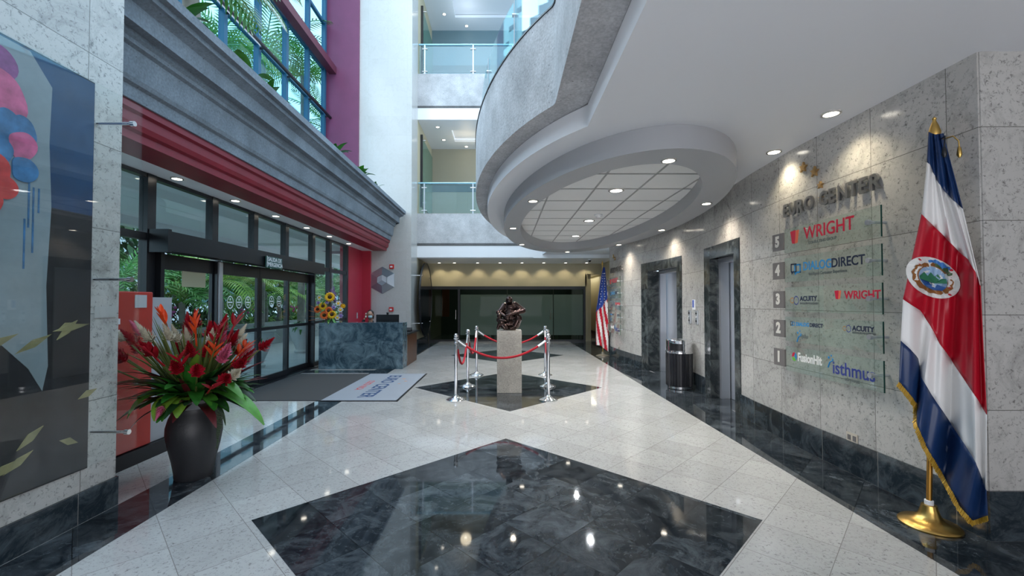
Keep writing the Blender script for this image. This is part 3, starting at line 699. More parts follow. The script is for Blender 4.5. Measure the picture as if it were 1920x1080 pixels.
for k, (x, y, h, kk) in enumerate(pl):
    lab = 'palm tree with a tall bare trunk beyond the upper windows' if h > 4 else ('pale trunked palm with light fronds in the garden outside' if kk else 'dense dark green palm in the garden outside the doors')
    h = h if h > 4 else h*.48+.2
    palm(x, y, h, 13 if h < 4 else 16, kk, lab, 'tall palms outside' if h > 4 else 'light garden palms outside' if kk else 'dark garden palms outside', .5 if h < 4 else 0, s=1.25 if h < 4 else 1.45, seed=k)
rr = random.Random(5)
m_fpink = plain('orchid_pink', (.75, .12, .5), .5)
for k in range(22):
    y = 8+k*.85; x = -9.25-rr.uniform(0, .4)
    t = T_('garden_shrub', (x, y, .62), 'low bright green shrub along the garden wall outside', 'shrub', 'low shrubs along the garden wall')
    b = B()
    for j in range(34):
        a = rr.uniform(0, 2*pi); leaf_bm(b, (rr.uniform(-.15, .15), rr.uniform(-.2, .2), rr.uniform(0, .25)), (cos(a), sin(a), rr.uniform(.3, 1.6)), rr.uniform(.25, .45), .10, .8, .15, 4)
    L('foliage', b, m_palm2 if k % 2 else m_palm, t, True)
    if k % 4 == 1:
        b = B()
        for j in range(7): sphere(b, (rr.uniform(-.2, .2), rr.uniform(-.25, .25), rr.uniform(.5, .75)), .045, 8, 6)
        L('pink_blossom', b, m_fpink, t, True)
for k, (x, y, lab) in enumerate([(-5.75, 9.9, 'large white urn planter outside, nearer the doors'), (-6.1, 12.9, 'large white urn planter outside, farther away')]):
    t = T_('urn_planter', (x, y, 0), lab, 'planter', 'white urns outside')
    b = B(); lathe(b, [(.20, 0), (.21, .05), (.16, .09), (.20, .2), (.30, .45), (.36, .70), (.38, .80), (.42, .83), (.42, .88), (.34, .88), (.32, .80), (0, .78)], 32); L('urn', b, plain('urn_white%d' % k, (.5, .52, .52), .6), t, True)
    b = B()
    for j in range(40):
        a = rr.uniform(0, 2*pi); leaf_bm(b, (0, 0, .8), (cos(a), sin(a), rr.uniform(.2, 1.8)), rr.uniform(.35, .6), .10, 1.1, .15, 5)
    L('foliage', b, m_leaf, t, True)
t = T_('office_building', (-24, 14, 0), 'pale office building with blue windows across the street', 'building')
b = B(); box(b, -30, -22, -6, 60, 0, 22); P('facade', b, plain('far_white', (.62, .66, .68), .7), t)
for z in (1.5, 5.3, 9.1, 12.9, 16.7):
    for y in range(-4, 58, 5):
        b = B(); box(b, -22, -21.95, y, y+3.6, z, z+2.2); P('window', b, plain('far_glass', (.10, .26, .34), .15) if 'far_glass' not in bpy.data.materials else bpy.data.materials['far_glass'], t)
# ---------------------------------------------------------------- reception desk and what is on it
t = T_('reception_desk', (-3.25, 9.9, 0), 'blue green marble reception desk with a wooden return', 'desk')
b = B(); box(b, -4.17, -2.28, 9.62, 10.05, .002, 1.04, bev=.004); P('marble_front', b, m_darkdesk, t)
b = B(); box(b, -2.52, -2.285, 10.052, 11.2, .002, .74); P('side_cabinet', b, plain('walnut', (.10, .035, .012), .3, var=.3, vscale=6), t)
b = B(); box(b, -4.1, -2.24, 10.052, 11.25, .741, .775, bev=.004); P('worktop', b, m_black, t)
b = B(); box(b, -2.3, -2.284, 10.06, 10.09, .1, .7); P('edge_strip', b, m_steel, t)
t = T_('computer_monitor', (-2.86, 10.5, .776), 'black computer monitor seen from behind on the reception desk', 'monitor')
b = B(); box(b, -3.14, -2.58, 10.48, 10.51, .86, 1.20, bev=.006); P('screen', b, m_black, t)
b = B(); box(b, -2.90, -2.82, 10.47, 10.479, .776+.02, 1.0); box(b, -2.98, -2.74, 10.40, 10.60, .777, .795); P('stand', b, m_black, t)
t = T_('webcam', (-2.86, 10.49, 1.20), 'small black webcam clipped on the monitor top', 'webcam')
b = B(); box(b, -2.88, -2.84, 10.47, 10.52, 1.201, 1.225); sphere(b, (-2.86, 10.49, 1.24), (.035, .018, .016)); P('body', b, m_black, t, True)
t = T_('telephone', (-2.42, 10.7, .776), 'black desk telephone on the wooden return of the desk', 'telephone')
b = B(); prism(b, [(-.1, 0), (.1, 0), (.1, .03), (-.1, .09)], -.1, .1, lambda u, v, w_: V((-2.42+w_, 10.7-u, .776+v))); P('body', b, m_black, t)
b = B(); tube(b, [(-2.5, 10.8, .88), (-2.5, 10.70, .89), (-2.5, 10.6, .86)], [.024, .015, .024], 10); P('handset', b, m_black, t, True)

# ---------------------------------------------------------------- bodies by fused volumes
def cap(b, p, q, ra, rb, n=5):
    p = V(p); q = V(q)
    for i in range(n+1):
        t_ = i/n; sphere(b, p.lerp(q, t_), ra+(rb-ra)*t_, 12, 8)
def fuse(name, b, mat, par, vox=.012, sm=6, loc_=None):
    me = bpy.data.meshes.new(name); b.to_mesh(me); b.free()
    o = bpy.data.objects.new(name, me); COL.objects.link(o)
    a = o.modifiers.new('r', 'REMESH'); a.mode = 'VOXEL'; a.voxel_size = vox
    s = o.modifiers.new('s', 'SMOOTH'); s.iterations = sm; s.factor = .5
    dg = bpy.context.evaluated_depsgraph_get(); m2 = bpy.data.meshes.new_from_object(o.evaluated_get(dg))
    bpy.data.objects.remove(o); bpy.data.meshes.remove(me); m2.name = name; m2.materials.clear()
    for m in (mat if isinstance(mat, list) else [mat]): m2.materials.append(m)
    for p in m2.polygons: p.use_smooth = True; p.material_index = 0
    o = bpy.data.objects.new(name, m2); COL.objects.link(o); o.parent = par; return o

# receptionist, seated behind the desk, head turned to the monitor
m_skin = plain('skin', (.42, .22, .15), .5); m_hair = plain('black_hair', (.015, .009, .008), .4); m_cloth = plain('black_jacket', (.012, .012, .016), .8)
t = T_('person', (-3.38, 10.80, 0), 'seated receptionist with dark tied hair, black jacket and pale blue face mask', 'person')
b = B()
hx, hz = .0, 1.19
sphere(b, (0, -.01, hz), (.073, .088, .105)); sphere(b, (.015, -.05, hz-.055), (.05, .05, .055)); cap(b, (0, .02, hz-.09), (0, .02, hz-.19), .052, .058)
sphere(b, (.03, -.098, hz-.008), (.011, .017, .016)); sphere(b, (.012, -.09, hz+.022), (.05, .02, .014)); sphere(b, (.07, .0, hz-.005), (.012, .02, .03)); sphere(b, (-.072, .0, hz-.005), (.012, .02, .03))
# torso, hips, thighs, calves, feet
sphere(b, (0, .04, .86), (.17, .11, .14)); sphere(b, (0, .04, .70), (.145, .11, .16)); sphere(b, (0, .05, .55), (.17, .14, .12)); cap(b, (-.16, .04, .93), (.16, .04, .93), .062, .062)
for s in (-1, 1):
    cap(b, (s*.09, .03, .51), (s*.11, -.36, .53), .085, .06, 8); cap(b, (s*.11, -.36, .53), (s*.11, -.34, .10), .055, .036, 9); cap(b, (s*.11, -.33, .05), (s*.12, -.47, .035), .036, .028, 5)
# left arm down to the desk, right hand raised to the ear with the handset
cap(b, (.19, .04, .92), (.25, -.08, .80), .046, .038, 5); cap(b, (.25, -.08, .80), (.16, -.30, .815), .037, .025, 7); sphere(b, (.15, -.35, .81), (.035, .05, .016))
cap(b, (-.19, .04, .92), (-.24, -.10, .81), .046, .04, 5); cap(b, (-.24, -.10, .81), (-.135, -.04, 1.08), .037, .025, 8); sphere(b, (-.115, -.02, 1.13), (.018, .032, .042))
body = fuse('body', b, m_skin, t, .0085, 4)
def fingers(base, d, up, side, ln, r_, par):
    for k in range(4):
        b_ = B(); o = V(base)+V(side)*(k-1.5)*.019; l_ = ln*(.85, 1, .95, .75)[k]
        p1 = o+V(d)*l_*.45; p2 = p1+(V(d)*.7+V(up)*-.5).normalized()*l_*.3; p3 = p2+(V(d)*.4+V(up)*-.9).normalized()*l_*.25
        tube(b_, [o, p1, p2, p3], [r_, r_, r_*.9, r_*.7], 8); L('finger', b_, m_skin, par, True)
    b_ = B(); o = V(base)-V(d)*.05-V(side)*.03; tube(b_, [o, o-V(side)*.02+V(d)*.03, o-V(side)*.02+V(d)*.055], [r_*1.2, r_*1.1, r_*.8], 8); L('thumb', b_, m_skin, par, True)
fingers((.145, -.39, .812), (-.1, -1, 0), (0, 0, 1), (1, 0, 0), .075, .0085, t); fingers((-.105, -.03, 1.165), (.1, .1, 1), (-1, 0, 0), (0, -1, 0), .07, .0085, t)
b = B(); sphere(b, (0, .045, .84), (.19, .13, .16)); sphere(b, (0, .045, .68), (.165, .13, .18)); cap(b, (-.17, .04, .935), (.17, .04, .935), .075, .075)
for s in (-1, 1): cap(b, (s*.09, .03, .51), (s*.11, -.37, .53), .098, .072, 8); cap(b, (s*.11, -.36, .52), (s*.11, -.34, .14), .066, .05, 8)
cap(b, (.19, .04, .92), (.25, -.08, .80), .06, .05, 5); cap(b, (.25, -.08, .80), (.175, -.26, .815), .048, .036, 6)
cap(b, (-.19, .04, .92), (-.24, -.10, .81), .06, .052, 5); cap(b, (-.24, -.10, .81), (-.15, -.05, 1.04), .05, .038, 7); cap(b, (0, .05, .97), (0, .04, 1.02), .085, .062, 3)
fuse('jacket', b, m_cloth, t, .011, 4)
b = B(); sphere(b, (-.004, .018, hz+.028), (.083, .092, .098)); sphere(b, (-.01, .10, hz-.01), (.045, .04, .05)); cap(b, (-.062, .03, hz+.0), (-.05, .06, hz-.12), .028, .02); cap(b, (.062, .03, hz+.0), (.05, .06, hz-.10), .028, .02)
h = fuse('hair', b, m_hair, t, .008, 3)
# open the hair over the face
bmh = bmesh.new(); bmh.from_mesh(h.data)
for v in bmh.verts:
    if v.co.y < -.045 and v.co.z < hz+.062: v.co.y = -.045+(v.co.y+.045)*.15; 
bmh.to_mesh(h.data); bmh.free()
b = B(); sphere(b, (.018, -.068, hz-.052), (.052, .046, .044)); fuse('face_mask', b, plain('mask_blue', (.45, .68, .78), .7), t, .006, 3)
for s in (-1, 1):
    b = B(); sphere(b, (.012+s*.028, -.089, hz+.004), (.012, .006, .006)); L('eye', b, m_black, t, True)
b = B(); tube(b, [(-.10, -.01, hz+.035), (-.105, -.03, hz-.02), (-.09, -.06, hz-.07)], [.02, .013, .02], 10)
ph = link('telephone_handset', b, plain('white_plastic', (.75, .76, .78), .4), None, True); ph.location = t.location; tag(ph, 'white telephone handset held at the receptionist ear', 'telephone')
# chair under the receptionist
c = T_('office_chair', (-3.38, 10.87, 0), 'black office chair under the receptionist behind the desk', 'chair')
b = B(); box(b, -.23, .23, -.22, .22, .37, .425, bev=.02); L('seat', b, m_cloth, c)
b = B(); box(b, -.2, .2, .24, .29, .55, .93, bev=.02); L('backrest', b, m_cloth, c)
b = B(); tube(b, [(0, .26, .6), (0, .25, .36), (0, 0, .36)], .018, 8); tube(b, [(0, 0, .08), (0, 0, .37)], .025, 10); L('post', b, m_black, c)
for k in range(5):
    a = 2*pi*k/5; b = B(); tube(b, [(0, 0, .09), (.26*cos(a), .26*sin(a), .06)], [.022, .014], 8); sphere(b, (.26*cos(a), .26*sin(a), .028), .027, 10, 8); L('leg', b, m_black, c, True)

# flowers on the desk
t = T_('glass_vase', (-4.0, 9.83, 1.041), 'slim clear glass vase at the left end of the desk', 'vase')
b = B(); lathe(b, [(.05, 0), (.055, .01), (.045, .08), (.055, .14), (.048, .14), (.04, .08), (.048, .02), (0, .015)], 20); L('vessel', b, glassy('vase_glass', (.8, .9, .85), .1), t, True)
t = T_('desk_bouquet', (-4.0, 9.83, 1.06), 'mixed bouquet with sunflowers, orange gerberas and purple spikes on the desk', 'flowers')
m_yel = plain('sunflower_yellow', (.85, .48, .01), .5); m_brn = plain('sunflower_heart', (.05, .02, .008), .8); m_or = plain('gerbera_orange', (.85, .16, .03), .5)
m_pur = plain('flower_purple', (.22, .10, .35), .6); m_wht = plain('flower_white', (.75, .75, .72), .5); m_lil = plain('flower_lilac', (.45, .40, .65), .6)
def daisy(name, c_, d, r_, petal, heart, par, n=14, rows=2):
    b = B(); d = V(d).normalized(); s, u, _ = frame_of(d); c_ = V(c_)
    for q in range(rows):
        for k in range(n):
            a = 2*pi*(k+.5*q)/n; e = s*cos(a)+u*sin(a); sd = d.cross(e)
            r0 = r_*.3; r1 = r_*(1-.15*q); wd = r_*.17; lift = d*(.02*q+.01)
            vs = [b.verts.new(c_+e*r0-sd*wd*.5), b.verts.new(c_+e*r0+sd*wd*.5), b.verts.new(c_+e*(r0+r1)*.55+sd*wd+lift), b.verts.new(c_+e*r1+lift*.3), b.verts.new(c_+e*(r0+r1)*.55-sd*wd+lift)]
            b.faces.new(vs)
    o = L(name, b, petal, par)
    b = B(); sphere(b, c_+d*.008, r_*.36, 12, 8, rot=None); L('heart', b, heart, o, True); return o
dk = [((.02, -.10, .34), .085, 's'), ((-.08, -.12, .20), .07, 's'), ((.06, -.13, .07), .075, 's'), ((-.05, -.14, .06), .075, 'g'), ((-.17, -.08, .15), .065, 'g'), ((.01, -.12, .13), .07, 'g'), ((.14, -.07, .24), .05, 'w'), ((.17, -.06, .14), .05, 'w'), ((.13, -.08, .02), .045, 'w'), ((-.15, -.06, .33), .045, 'w'), ((-.02, -.11, .27), .045, 'l'), ((.17, -.05, .05), .045, 'l'), ((.08, -.1, .18), .04, 'l'), ((-.17, -.04, .25), .04, 'l'), ((.2, -.02, .2), .04, 'y')]
for p_, r_, kd in dk:
    pm_, hm_ = {'s': (m_yel, m_brn), 'g': (m_or, m_brn), 'w': (m_wht, m_yel), 'l': (m_lil, m_pur), 'y': (m_yel, m_yel)}[kd]
    q_ = V((p_[0]*1.25, p_[1], p_[2]*1.25+.05))
    daisy({'s': 'sunflower', 'g': 'gerbera', 'w': 'lily', 'l': 'lilac_flower', 'y': 'small_sunflower'}[kd], q_, (p_[0]*1.2+.15, -1, .25), r_*1.25, pm_, hm_, t, 14 if kd in 'sgy' else 6)
    b = B(); tube(b, [(0, 0, -.0), V(q_)*.5+V((0, .03, 0)), V(q_)+V((0, .012, 0))], .005, 5); L('stem', b, m_stem, t)
for k, (x, z) in enumerate(((.02, .62), (.07, .68), (.10, .57), (-.02, .58))):
    b = B(); tube(b, [(0, 0, 0), (x*.6, 0, z*.5), (x, -.02, z)], .004, 5)
    for j in range(16):
        a = j*2.4; zz = z-.18+j*.0125; sphere(b, (x*(.75+.25*zz/z)+.018*cos(a), -.02+.018*sin(a), zz), .013*(1.2-j*.04), 6, 5)
    L('purple_spike', b, m_pur, t, True)
rr = random.Random(9)
for k in range(30):
    a = rr.uniform(0, 2*pi); z_ = rr.uniform(.0, .45); b = B(); leaf_bm(b, (0.05*cos(a), .05*sin(a)-.03, z_), (cos(a), sin(a)*.6, rr.uniform(-.2, .9)), rr.uniform(.14, .24), .06, .8, .15, 5); L('leaf', b, m_leaf2 if k % 2 else m_leaf, t, True)
for k, (dx, dz) in enumerate(((-.42, .22), (-.40, .10), (-.36, .30), (-.44, .02))):
    b = B(); tube(b, [(0, 0, .02), (dx*.5, -.02, dz*.6+.03), (dx, -.03, dz)], .004, 5); leaf_bm(b, (dx, -.03, dz), (-1, 0, .5), .09, .018, .1, .1, 4, 0); L('thin_twig', b, plain('twig_orange%d' % k, (.4, .14, .05), .6), t)

t.scale = (1.2, 1.0, 1.18)
# ---------------------------------------------------------------- reception wall fittings
YW = 13.5
t = T_('hexagon_emblem', (-3.85, YW, 2.2), 'brushed steel hexagon emblem with a raised cube on the pale stone wall', 'emblem')
hexp = [(sin(pi/3*k), cos(pi/3*k)) for k in range(6)]
for k in range(6):
    b = B(); a, c_ = hexp[k], hexp[(k+1) % 6]; ro, ri = .43, .18
    v = [(a[0]*ro, -.02, a[1]*ro), (c_[0]*ro, -.02, c_[1]*ro), (c_[0]*ri, -.06, c_[1]*ri), (a[0]*ri, -.06, a[1]*ri)]
    f_ = [b.verts.new(q) for q in v]; g_ = [b.verts.new((q[0], -.001, q[2])) for q in v]
    b.faces.new(f_); b.faces.new(g_[::-1])
    for j in range(4): b.faces.new((f_[j], f_[(j+1) % 4], g_[(j+1) % 4], g_[j]))
    L('facet', b, plain('emblem_steel%d' % k, (.30+.10*(k % 3), .38+.08*(k % 3), .45+.07*(k % 3)), .3, .8), t)
for k, (i0, cc) in enumerate(((0, .75), (2, .35), (4, .5))):
    b = B(); a, m_, c_ = hexp[i0], hexp[(i0+1) % 6], hexp[(i0+2) % 6]; r_ = .17
    q = [(a[0]*r_, a[1]*r_), (m_[0]*r_, m_[1]*r_), (c_[0]*r_, c_[1]*r_), (0, 0)]
    prism(b, q, -.07, -.058, XZ); L('cube_face', b, plain('cube_face%d' % k, (cc, cc, cc+.03), .3, .8), t)
def alarm(loc_, lab):
    t = T_('fire_alarm', loc_, lab, 'fire alarm', 'red and white alarm units on the reception wall')
    b = B(); box(b, -.07, .07, -.05, -.001, -.07, .07, bev=.008); L('housing', b, plain('alarm_red', (.55, .02, .02), .4) if 'alarm_red' not in bpy.data.materials else bpy.data.materials['alarm_red'], t)
    b = B(); box(b, -.045, .03, -.056, -.0501, -.03, .02); L('label_plate', b, m_white, t)
p_ = at(735, 500, y=YW); alarm((p_.x, YW, p_.z), 'red alarm unit high on the stone wall, right above the hexagon')
p_ = at(734, 580, y=YW); alarm((p_.x, YW, p_.z), 'red alarm unit low on the stone wall behind the monitor')
t = T_('light_switch', (-4.458, 12.95, 1.1), 'white double light switch on the red wall beside the desk', 'switch')
b = B(); box(b, 0, .012, -.045, .045, -.09, .09, bev=.003); L('plate', b, m_steel, t)
for dz in (-.04, .04):
    b = B(); box(b, .012, .017, -.018, .018, dz-.022, dz+.022); L('rocker', b, m_white, t)
# big round dark glass on the side wall
t = T_('round_glass_panel', (-2.86, 15.0, 1.6), 'large round black glass panel on standoffs on the side wall', 'wall panel')
n = 48; b = B(); prism(b, [(1.15*cos(2*pi*k/n), 1.28*sin(2*pi*k/n)) for k in range(n)], .10, .13, YZ); L('dark_disc', b, plain('black_glass', (.004, .005, .008), .03), t)
b = B(); band(b, [(1.16*cos(2*pi*k/n), 1.29*sin(2*pi*k/n)) for k in range(n)], [(1.13*cos(2*pi*k/n), 1.26*sin(2*pi*k/n)) for k in range(n)], .09, .14, close=True)
bmesh.ops.transform(b, matrix=M4(((0, 0, 1, 0), (1, 0, 0, 0), (0, 1, 0, 0), (0, 0, 0, 1))), verts=b.verts); L('rim', b, m_black, t)
for y, z in ((-.75, -.8), (-.75, .8), (.75, .8), (.75, -.8)):
    b = B(); tube(b, [(-.079, y, z), (.15, y, z)], .015, 10); L('standoff', b, m_chrome, t, True)

t = T_('orange_wall_hanging', (-2.3, 18, .9), 'plain orange hanging seen through the clear left pane of the glass partition', 'wall hanging')
b = B(); box(b, -2.6, -2.3, 17.9, 17.95, .9, 2.1); P('panel', b, plain('orange_panel', (.7, .16, .07), .6), t)
# ---------------------------------------------------------------- mats
t = T_('entrance_mat', (-3.5, 7.6, 0), 'plain dark grey entrance mat in front of the sliding doors', 'mat')
b = B(); box(b, -4.38, -2.79, 6.52, 8.95, .001, .010); P('pile', b, plain('mat_dark', (.06, .062, .066), .95, bump=.4, bscale=300), t)
t = T_('logo_mat', (-2.2, 7.6, 0), 'pale grey welcome mat with blue lettering beside the dark mat', 'mat')
b = B(); box(b, -2.785, -1.64, 6.52, 8.95, .001, .011); P('pile', b, plain('mat_pale', (.30, .33, .38), .9, bump=.3, bscale=300), t)
b = B(); box(b, -1.64, -1.61, 6.50, 8.97, .001, .009); box(b, -2.785, -1.61, 6.49, 6.519, .001, .009); P('rubber_edge', b, m_black, t)
b = text_bm('EURO CENTER', .33, .001, .006, .92, 'CENTER', T=basis((-2.2, 7.72, .0112), (0, -1, 0), (1, 0, 0))); P('blue_lettering', b, plain('mat_blue', (.02, .06, .16), .9), t)
b = text_bm('COSTA RICA', .16, .001, .003, .92, 'CENTER', T=basis((-2.5, 7.72, .0112), (0, -1, 0), (1, 0, 0))); P('red_lettering', b, plain('mat_red', (.55, .10, .10), .9), t)
def star(b, cx, cy, r_, T, dpt=.002, rot=0, mi=0):
    pts = [((r_ if k % 2 == 0 else r_*.42)*sin(pi*k/5+rot)+cx, (r_ if k % 2 == 0 else r_*.42)*cos(pi*k/5+rot)+cy) for k in range(10)]
    prism(b, pts, 0, dpt, lambda u, v, w_: T @ V((u, v, w_)), mi); return b
for (y, x, r_) in ((8.35, -1.95, .05), (8.1, -1.86, .04), (7.85, -1.92, .035)):
    b = B(); star(b, 0, 0, r_, basis((x, y, .0112), (0, -1, 0), (1, 0, 0)), .001); P('orange_star', b, plain('mat_star', (.6, .28, .12), .9), t)
# exit sign
t = T_('exit_sign', (XF+.33, 7.75, 2.22), 'small dark green emergency exit sign on the door header', 'sign')
b = B(); box(b, -.029, .0, -.26, .26, -.10, .10); L('panel', b, plain('sign_green', (.03, .10, .09), .3), t)
b = B(); box(b, .0001, .003, -.26, -.245, -.10, .10); L('white_edge', b, m_white, t)
b = text_bm('SALIDA DE', .10, .002, .002, .95, 'CENTER', T=basis((.001, 0, .045), (0, 1, 0), (0, 0, 1))); text_bm('EMERGENCIA', .10, .002, .002, .9, 'CENTER', bm=b, T=basis((.001, 0, -.045), (0, 1, 0), (0, 0, 1))); L('lettering', b, m_white, t)

# ---------------------------------------------------------------- statue on its pedestal
b = B(); box(b, -.205, .205, -.205, .205, .002, 1.03, bev=.004)
t = link('stone_pedestal', b, concrete('pedestal_stone', (.42, .40, .36), .5)); t.location = (.088, 7.28, 0); tag(t, 'square pale stone pedestal inside the rope barrier', 'pedestal')
t = T_('bronze_statue', (.088, 7.28, 1.032), 'dark polished bronze of a crouching figure hugging a child', 'statue')
m_bronze = plain('dark_bronze', (.07, .045, .04), .10, .9)
b = B()
sphere(b, (.0, .02, .10), (.17, .14, .10)); sphere(b, (.02, .05, .25), (.14, .12, .17)); sphere(b, (.03, .04, .38), (.13, .10, .10))
sphere(b, (.0, -.05, .50), (.062, .078, .075), rot=M4.Rotation(.5, 3, 'X')); cap(b, (.01, .0, .43), (.0, -.02, .47), .055, .05, 2); sphere(b, (.0, -.12, .475), (.02, .025, .02)); sphere(b, (0, .01, .53), (.05, .055, .04))
cap(b, (.10, .02, .42), (.235, -.04, .33), .062, .05, 6); cap(b, (.235, -.04, .33), (.02, -.15, .27), .05, .034, 8); sphere(b, (-.02, -.155, .25), (.045, .03, .03))
cap(b, (-.08, .02, .41), (-.17, -.03, .29), .058, .046, 6); cap(b, (-.17, -.03, .29), (-.05, -.15, .22), .044, .032, 6); sphere(b, (-.03, -.16, .20), (.035, .03, .035))
cap(b, (.10, .02, .09), (.16, -.11, .20), .085, .06, 6); cap(b, (.16, -.11, .20), (.09, -.13, .05), .056, .038, 5); cap(b, (.09, -.13, .04), (.03, -.17, .03), .036, .026, 3)
cap(b, (-.10, .02, .09), (-.12, -.08, .14), .08, .06, 4); cap(b, (-.12, -.08, .14), (-.04, -.13, .04), .055, .036, 4)
fuse('mother_figure', b, m_bronze, t, .008, 4)
b = B(); sphere(b, (-.165, -.09, .235), (.045, .045, .05)); sphere(b, (-.13, -.11, .13), (.06, .055, .075)); cap(b, (-.15, -.13, .17), (-.06, -.17, .16), .026, .02, 4); cap(b, (-.17, -.12, .09), (-.19, -.14, .035), .036, .026, 3); cap(b, (-.11, -.13, .07), (-.08, -.18, .035), .034, .026, 3); sphere(b, (-.19, -.06, .30), (.035, .035, .04)); sphere(b, (-.18, -.04, .17), (.04, .04, .05))
fuse('child_figure', b, m_bronze, t, .007, 3)

# ---------------------------------------------------------------- rope barrier
def make_stanchion():
    t = empty('stanchion')
    b = B(); lathe(b, [(.145, .002), (.145, .014), (.13, .024), (.09, .038), (.055, .055), (.03, .075), (.024, .09)], 36); L('base', b, m_chrome, t, True)
    b = B(); lathe(b, [(.0235, .088), (.0235, .86), (.032, .87), (.032, .885), (.024, .89), (.024, .93), (.036, .94), (.04, .95), (.018, .957)], 20); L('pole', b, m_chrome, t, True)
    b = B(); sphere(b, (0, 0, .988), .034, 20, 14); L('ball_finial', b, m_chrome, t, True)
    return t
ST = {'fl': (-.738, 6.58), 'ml': (-.645, 7.63), 'bl': (-.563, 8.78), 'fr': (.682, 6.58), 'mr': (.775, 7.63), 'br': (.846, 8.78)}
SL = {'fl': 'front left chrome post of the rope barrier', 'ml': 'middle left chrome post of the rope barrier', 'bl': 'back left chrome post of the rope barrier', 'fr': 'front right chrome post of the rope barrier', 'mr': 'middle right chrome post, behind the front right one', 'br': 'back right chrome post of the rope barrier'}
s0 = make_stanchion()
for i, (k, (x, y)) in enumerate(ST.items()):
    o = s0 if i == 0 else copy_tree(s0)
    o.location = (x, y, 0); tag(o, SL[k], 'barrier post', 'chrome barrier posts')
m_rope = plain('red_velvet', (.42, .008, .022), .8)
def rope(a, c, sag, lab):
    p = V((*ST[a], .905)); q = V((*ST[c], .905)); d = (q-p); ln = d.length; d.normalize()
    p0, q0 = p+d*.045, q-d*.045
    t = T_('barrier_rope', p0, lab, 'rope', 'red velvet ropes')
    pts = []
    for i in range(25):
        s_ = i/24; pts.append(p0.lerp(q0, s_)+V((0, 0, -sag*(1-(2*s_-1)**2))))
    pts = [x-p0 for x in pts]
    b = B(); tube(b, pts[2:-2], .0175, 12); L('velvet_rope', b, m_rope, t, True)
    for seq, end in ((pts[:3], pts[0]), (pts[-3:], pts[-1])):
        b = B(); tube(b, seq, .019, 12); sphere(b, end, .017, 10, 8); L('end_fitting', b, m_chrome, t, True)
rope('fl', 'fr', .26, 'long red rope across the front of the pedestal'); rope('bl', 'br', .26, 'red rope behind the pedestal, at the back')
rope('fl', 'ml', .42, 'drooping red rope at the left, nearer the camera'); rope('ml', 'bl', .38, 'drooping red rope at the left, farther back')
rope('fr', 'mr', .42, 'red rope at the right, nearer the camera'); rope('mr', 'br', .38, 'red rope at the right, farther back')
# ---------------------------------------------------------------- big vase and tropical bouquet
VP_ = (-2.68, 3.72)
t = T_('floor_vase', (VP_[0], VP_[1], 0), 'big matt black floor vase holding the tropical flowers', 'vase')
t.location.z = .002
b = B(); lathe(b, [(r__*.83, z__) for r__, z__ in [(.165, 0), (.172, .01), (.175, .05), (.195, .15), (.228, .27), (.25, .38), (.247, .44), (.225, .51), (.197, .56), (.186, .60), (.19, .63), (.185, .635), (.17, .60), (.18, .55), (.0, .50)]], 48)
L('body', b, plain('matt_black_clay', (.028, .028, .032), .42, bump=.12, bscale=120), t, True)
b = B(); lathe(b, [(r__*.86, z__) for r__, z__ in [(.192, .60), (.20, .625), (.225, .655), (.228, .675), (.215, .68), (.195, .65), (.183, .62)]], 48); L('rim', b, plain('grey_rim', (.20, .20, .21), .7, bump=.3, bscale=40), t, True)
t = T_('tropical_bouquet', (VP_[0], VP_[1], .62), 'huge bouquet of red ginger, heliconia and broad leaves in the black vase', 'flowers')
m_ging = plain('ginger_red', (.36, .006, .018), .4, var=.4, vscale=20); m_gpink = plain('ginger_pink', (.70, .16, .28), .4, var=.3, vscale=20); m_gw = plain('ginger_white', (.68, .62, .50), .5, var=.2, vscale=20)
m_heli = plain('heliconia_orange', (.70, .07, .015), .35, var=.3, vscale=10); m_darkleaf = plain('bouquet_leaf_dark', (.012, .045, .012), .35, var=.4, vscale=8); m_wine = plain('wine_leaf', (.10, .012, .015), .4)
m_lime = plain('lime_leaf', (.16, .30, .03), .35, var=.3, vscale=8); m_bstem = plain('bouquet_stem', (.10, .13, .03), .45)
rr = random.Random(21)
def stem(tip, r_=.009):
    b = B(); tip = V(tip); tube(b, [(tip.x*.12, tip.y*.12, -.05), (tip.x*.45, tip.y*.45, tip.z*.45), tip], [r_, r_, r_*.7], 6); L('stem', b, m_bstem, t, True)
def ginger(tip, d, ln, r_, mat):
    b = B(); tip = V(tip); d = V(d).normalized(); s, u, _ = frame_of(d); n = 11
    for i in range(n):
        f = i/n
        for k in range(7):
            a = 2*pi*k/7+i*.45; e = s*cos(a)+u*sin(a); base = tip+d*(ln*f); rad = r_*(1-f*.75)
            o_ = (e*(.95-.5*f)+d*(.5+f)).normalized(); w_ = rad*.42; sd = d.cross(e).normalized()
            q = [base+sd*-w_*.5, base+sd*w_*.5, base+o_*rad*.75+sd*w_*.7, base+o_*rad*1.25+d*.01, base+o_*rad*.75-sd*w_*.7]
            b.faces.new([b.verts.new(x) for x in q])
    tube(b, [tip, tip+d*ln*1.02], [r_*.3, r_*.08], 8)
    L('ginger_flower', b, mat, t, True, {m_gw: 'creamy white', m_gpink: 'soft pink'}.get(mat))
    stem(tip)
def heliconia(tip, d, n, mat):
    b = B(); p = V(tip); d = V(d).normalized(); s, u, _ = frame_of(d)
    for i in range(n):
        sd = s if i % 2 else -s
        leaf_bm(b, p+d*.04*i, (sd*.62+d*1.0), .165-.016*i, .04, -.15, .8, 6)
    tube(b, [p-d*.1, p+d*.05*n], [.008, .004], 6)
    L('heliconia_bract', b, mat, t, True); stem(p-d*.08)
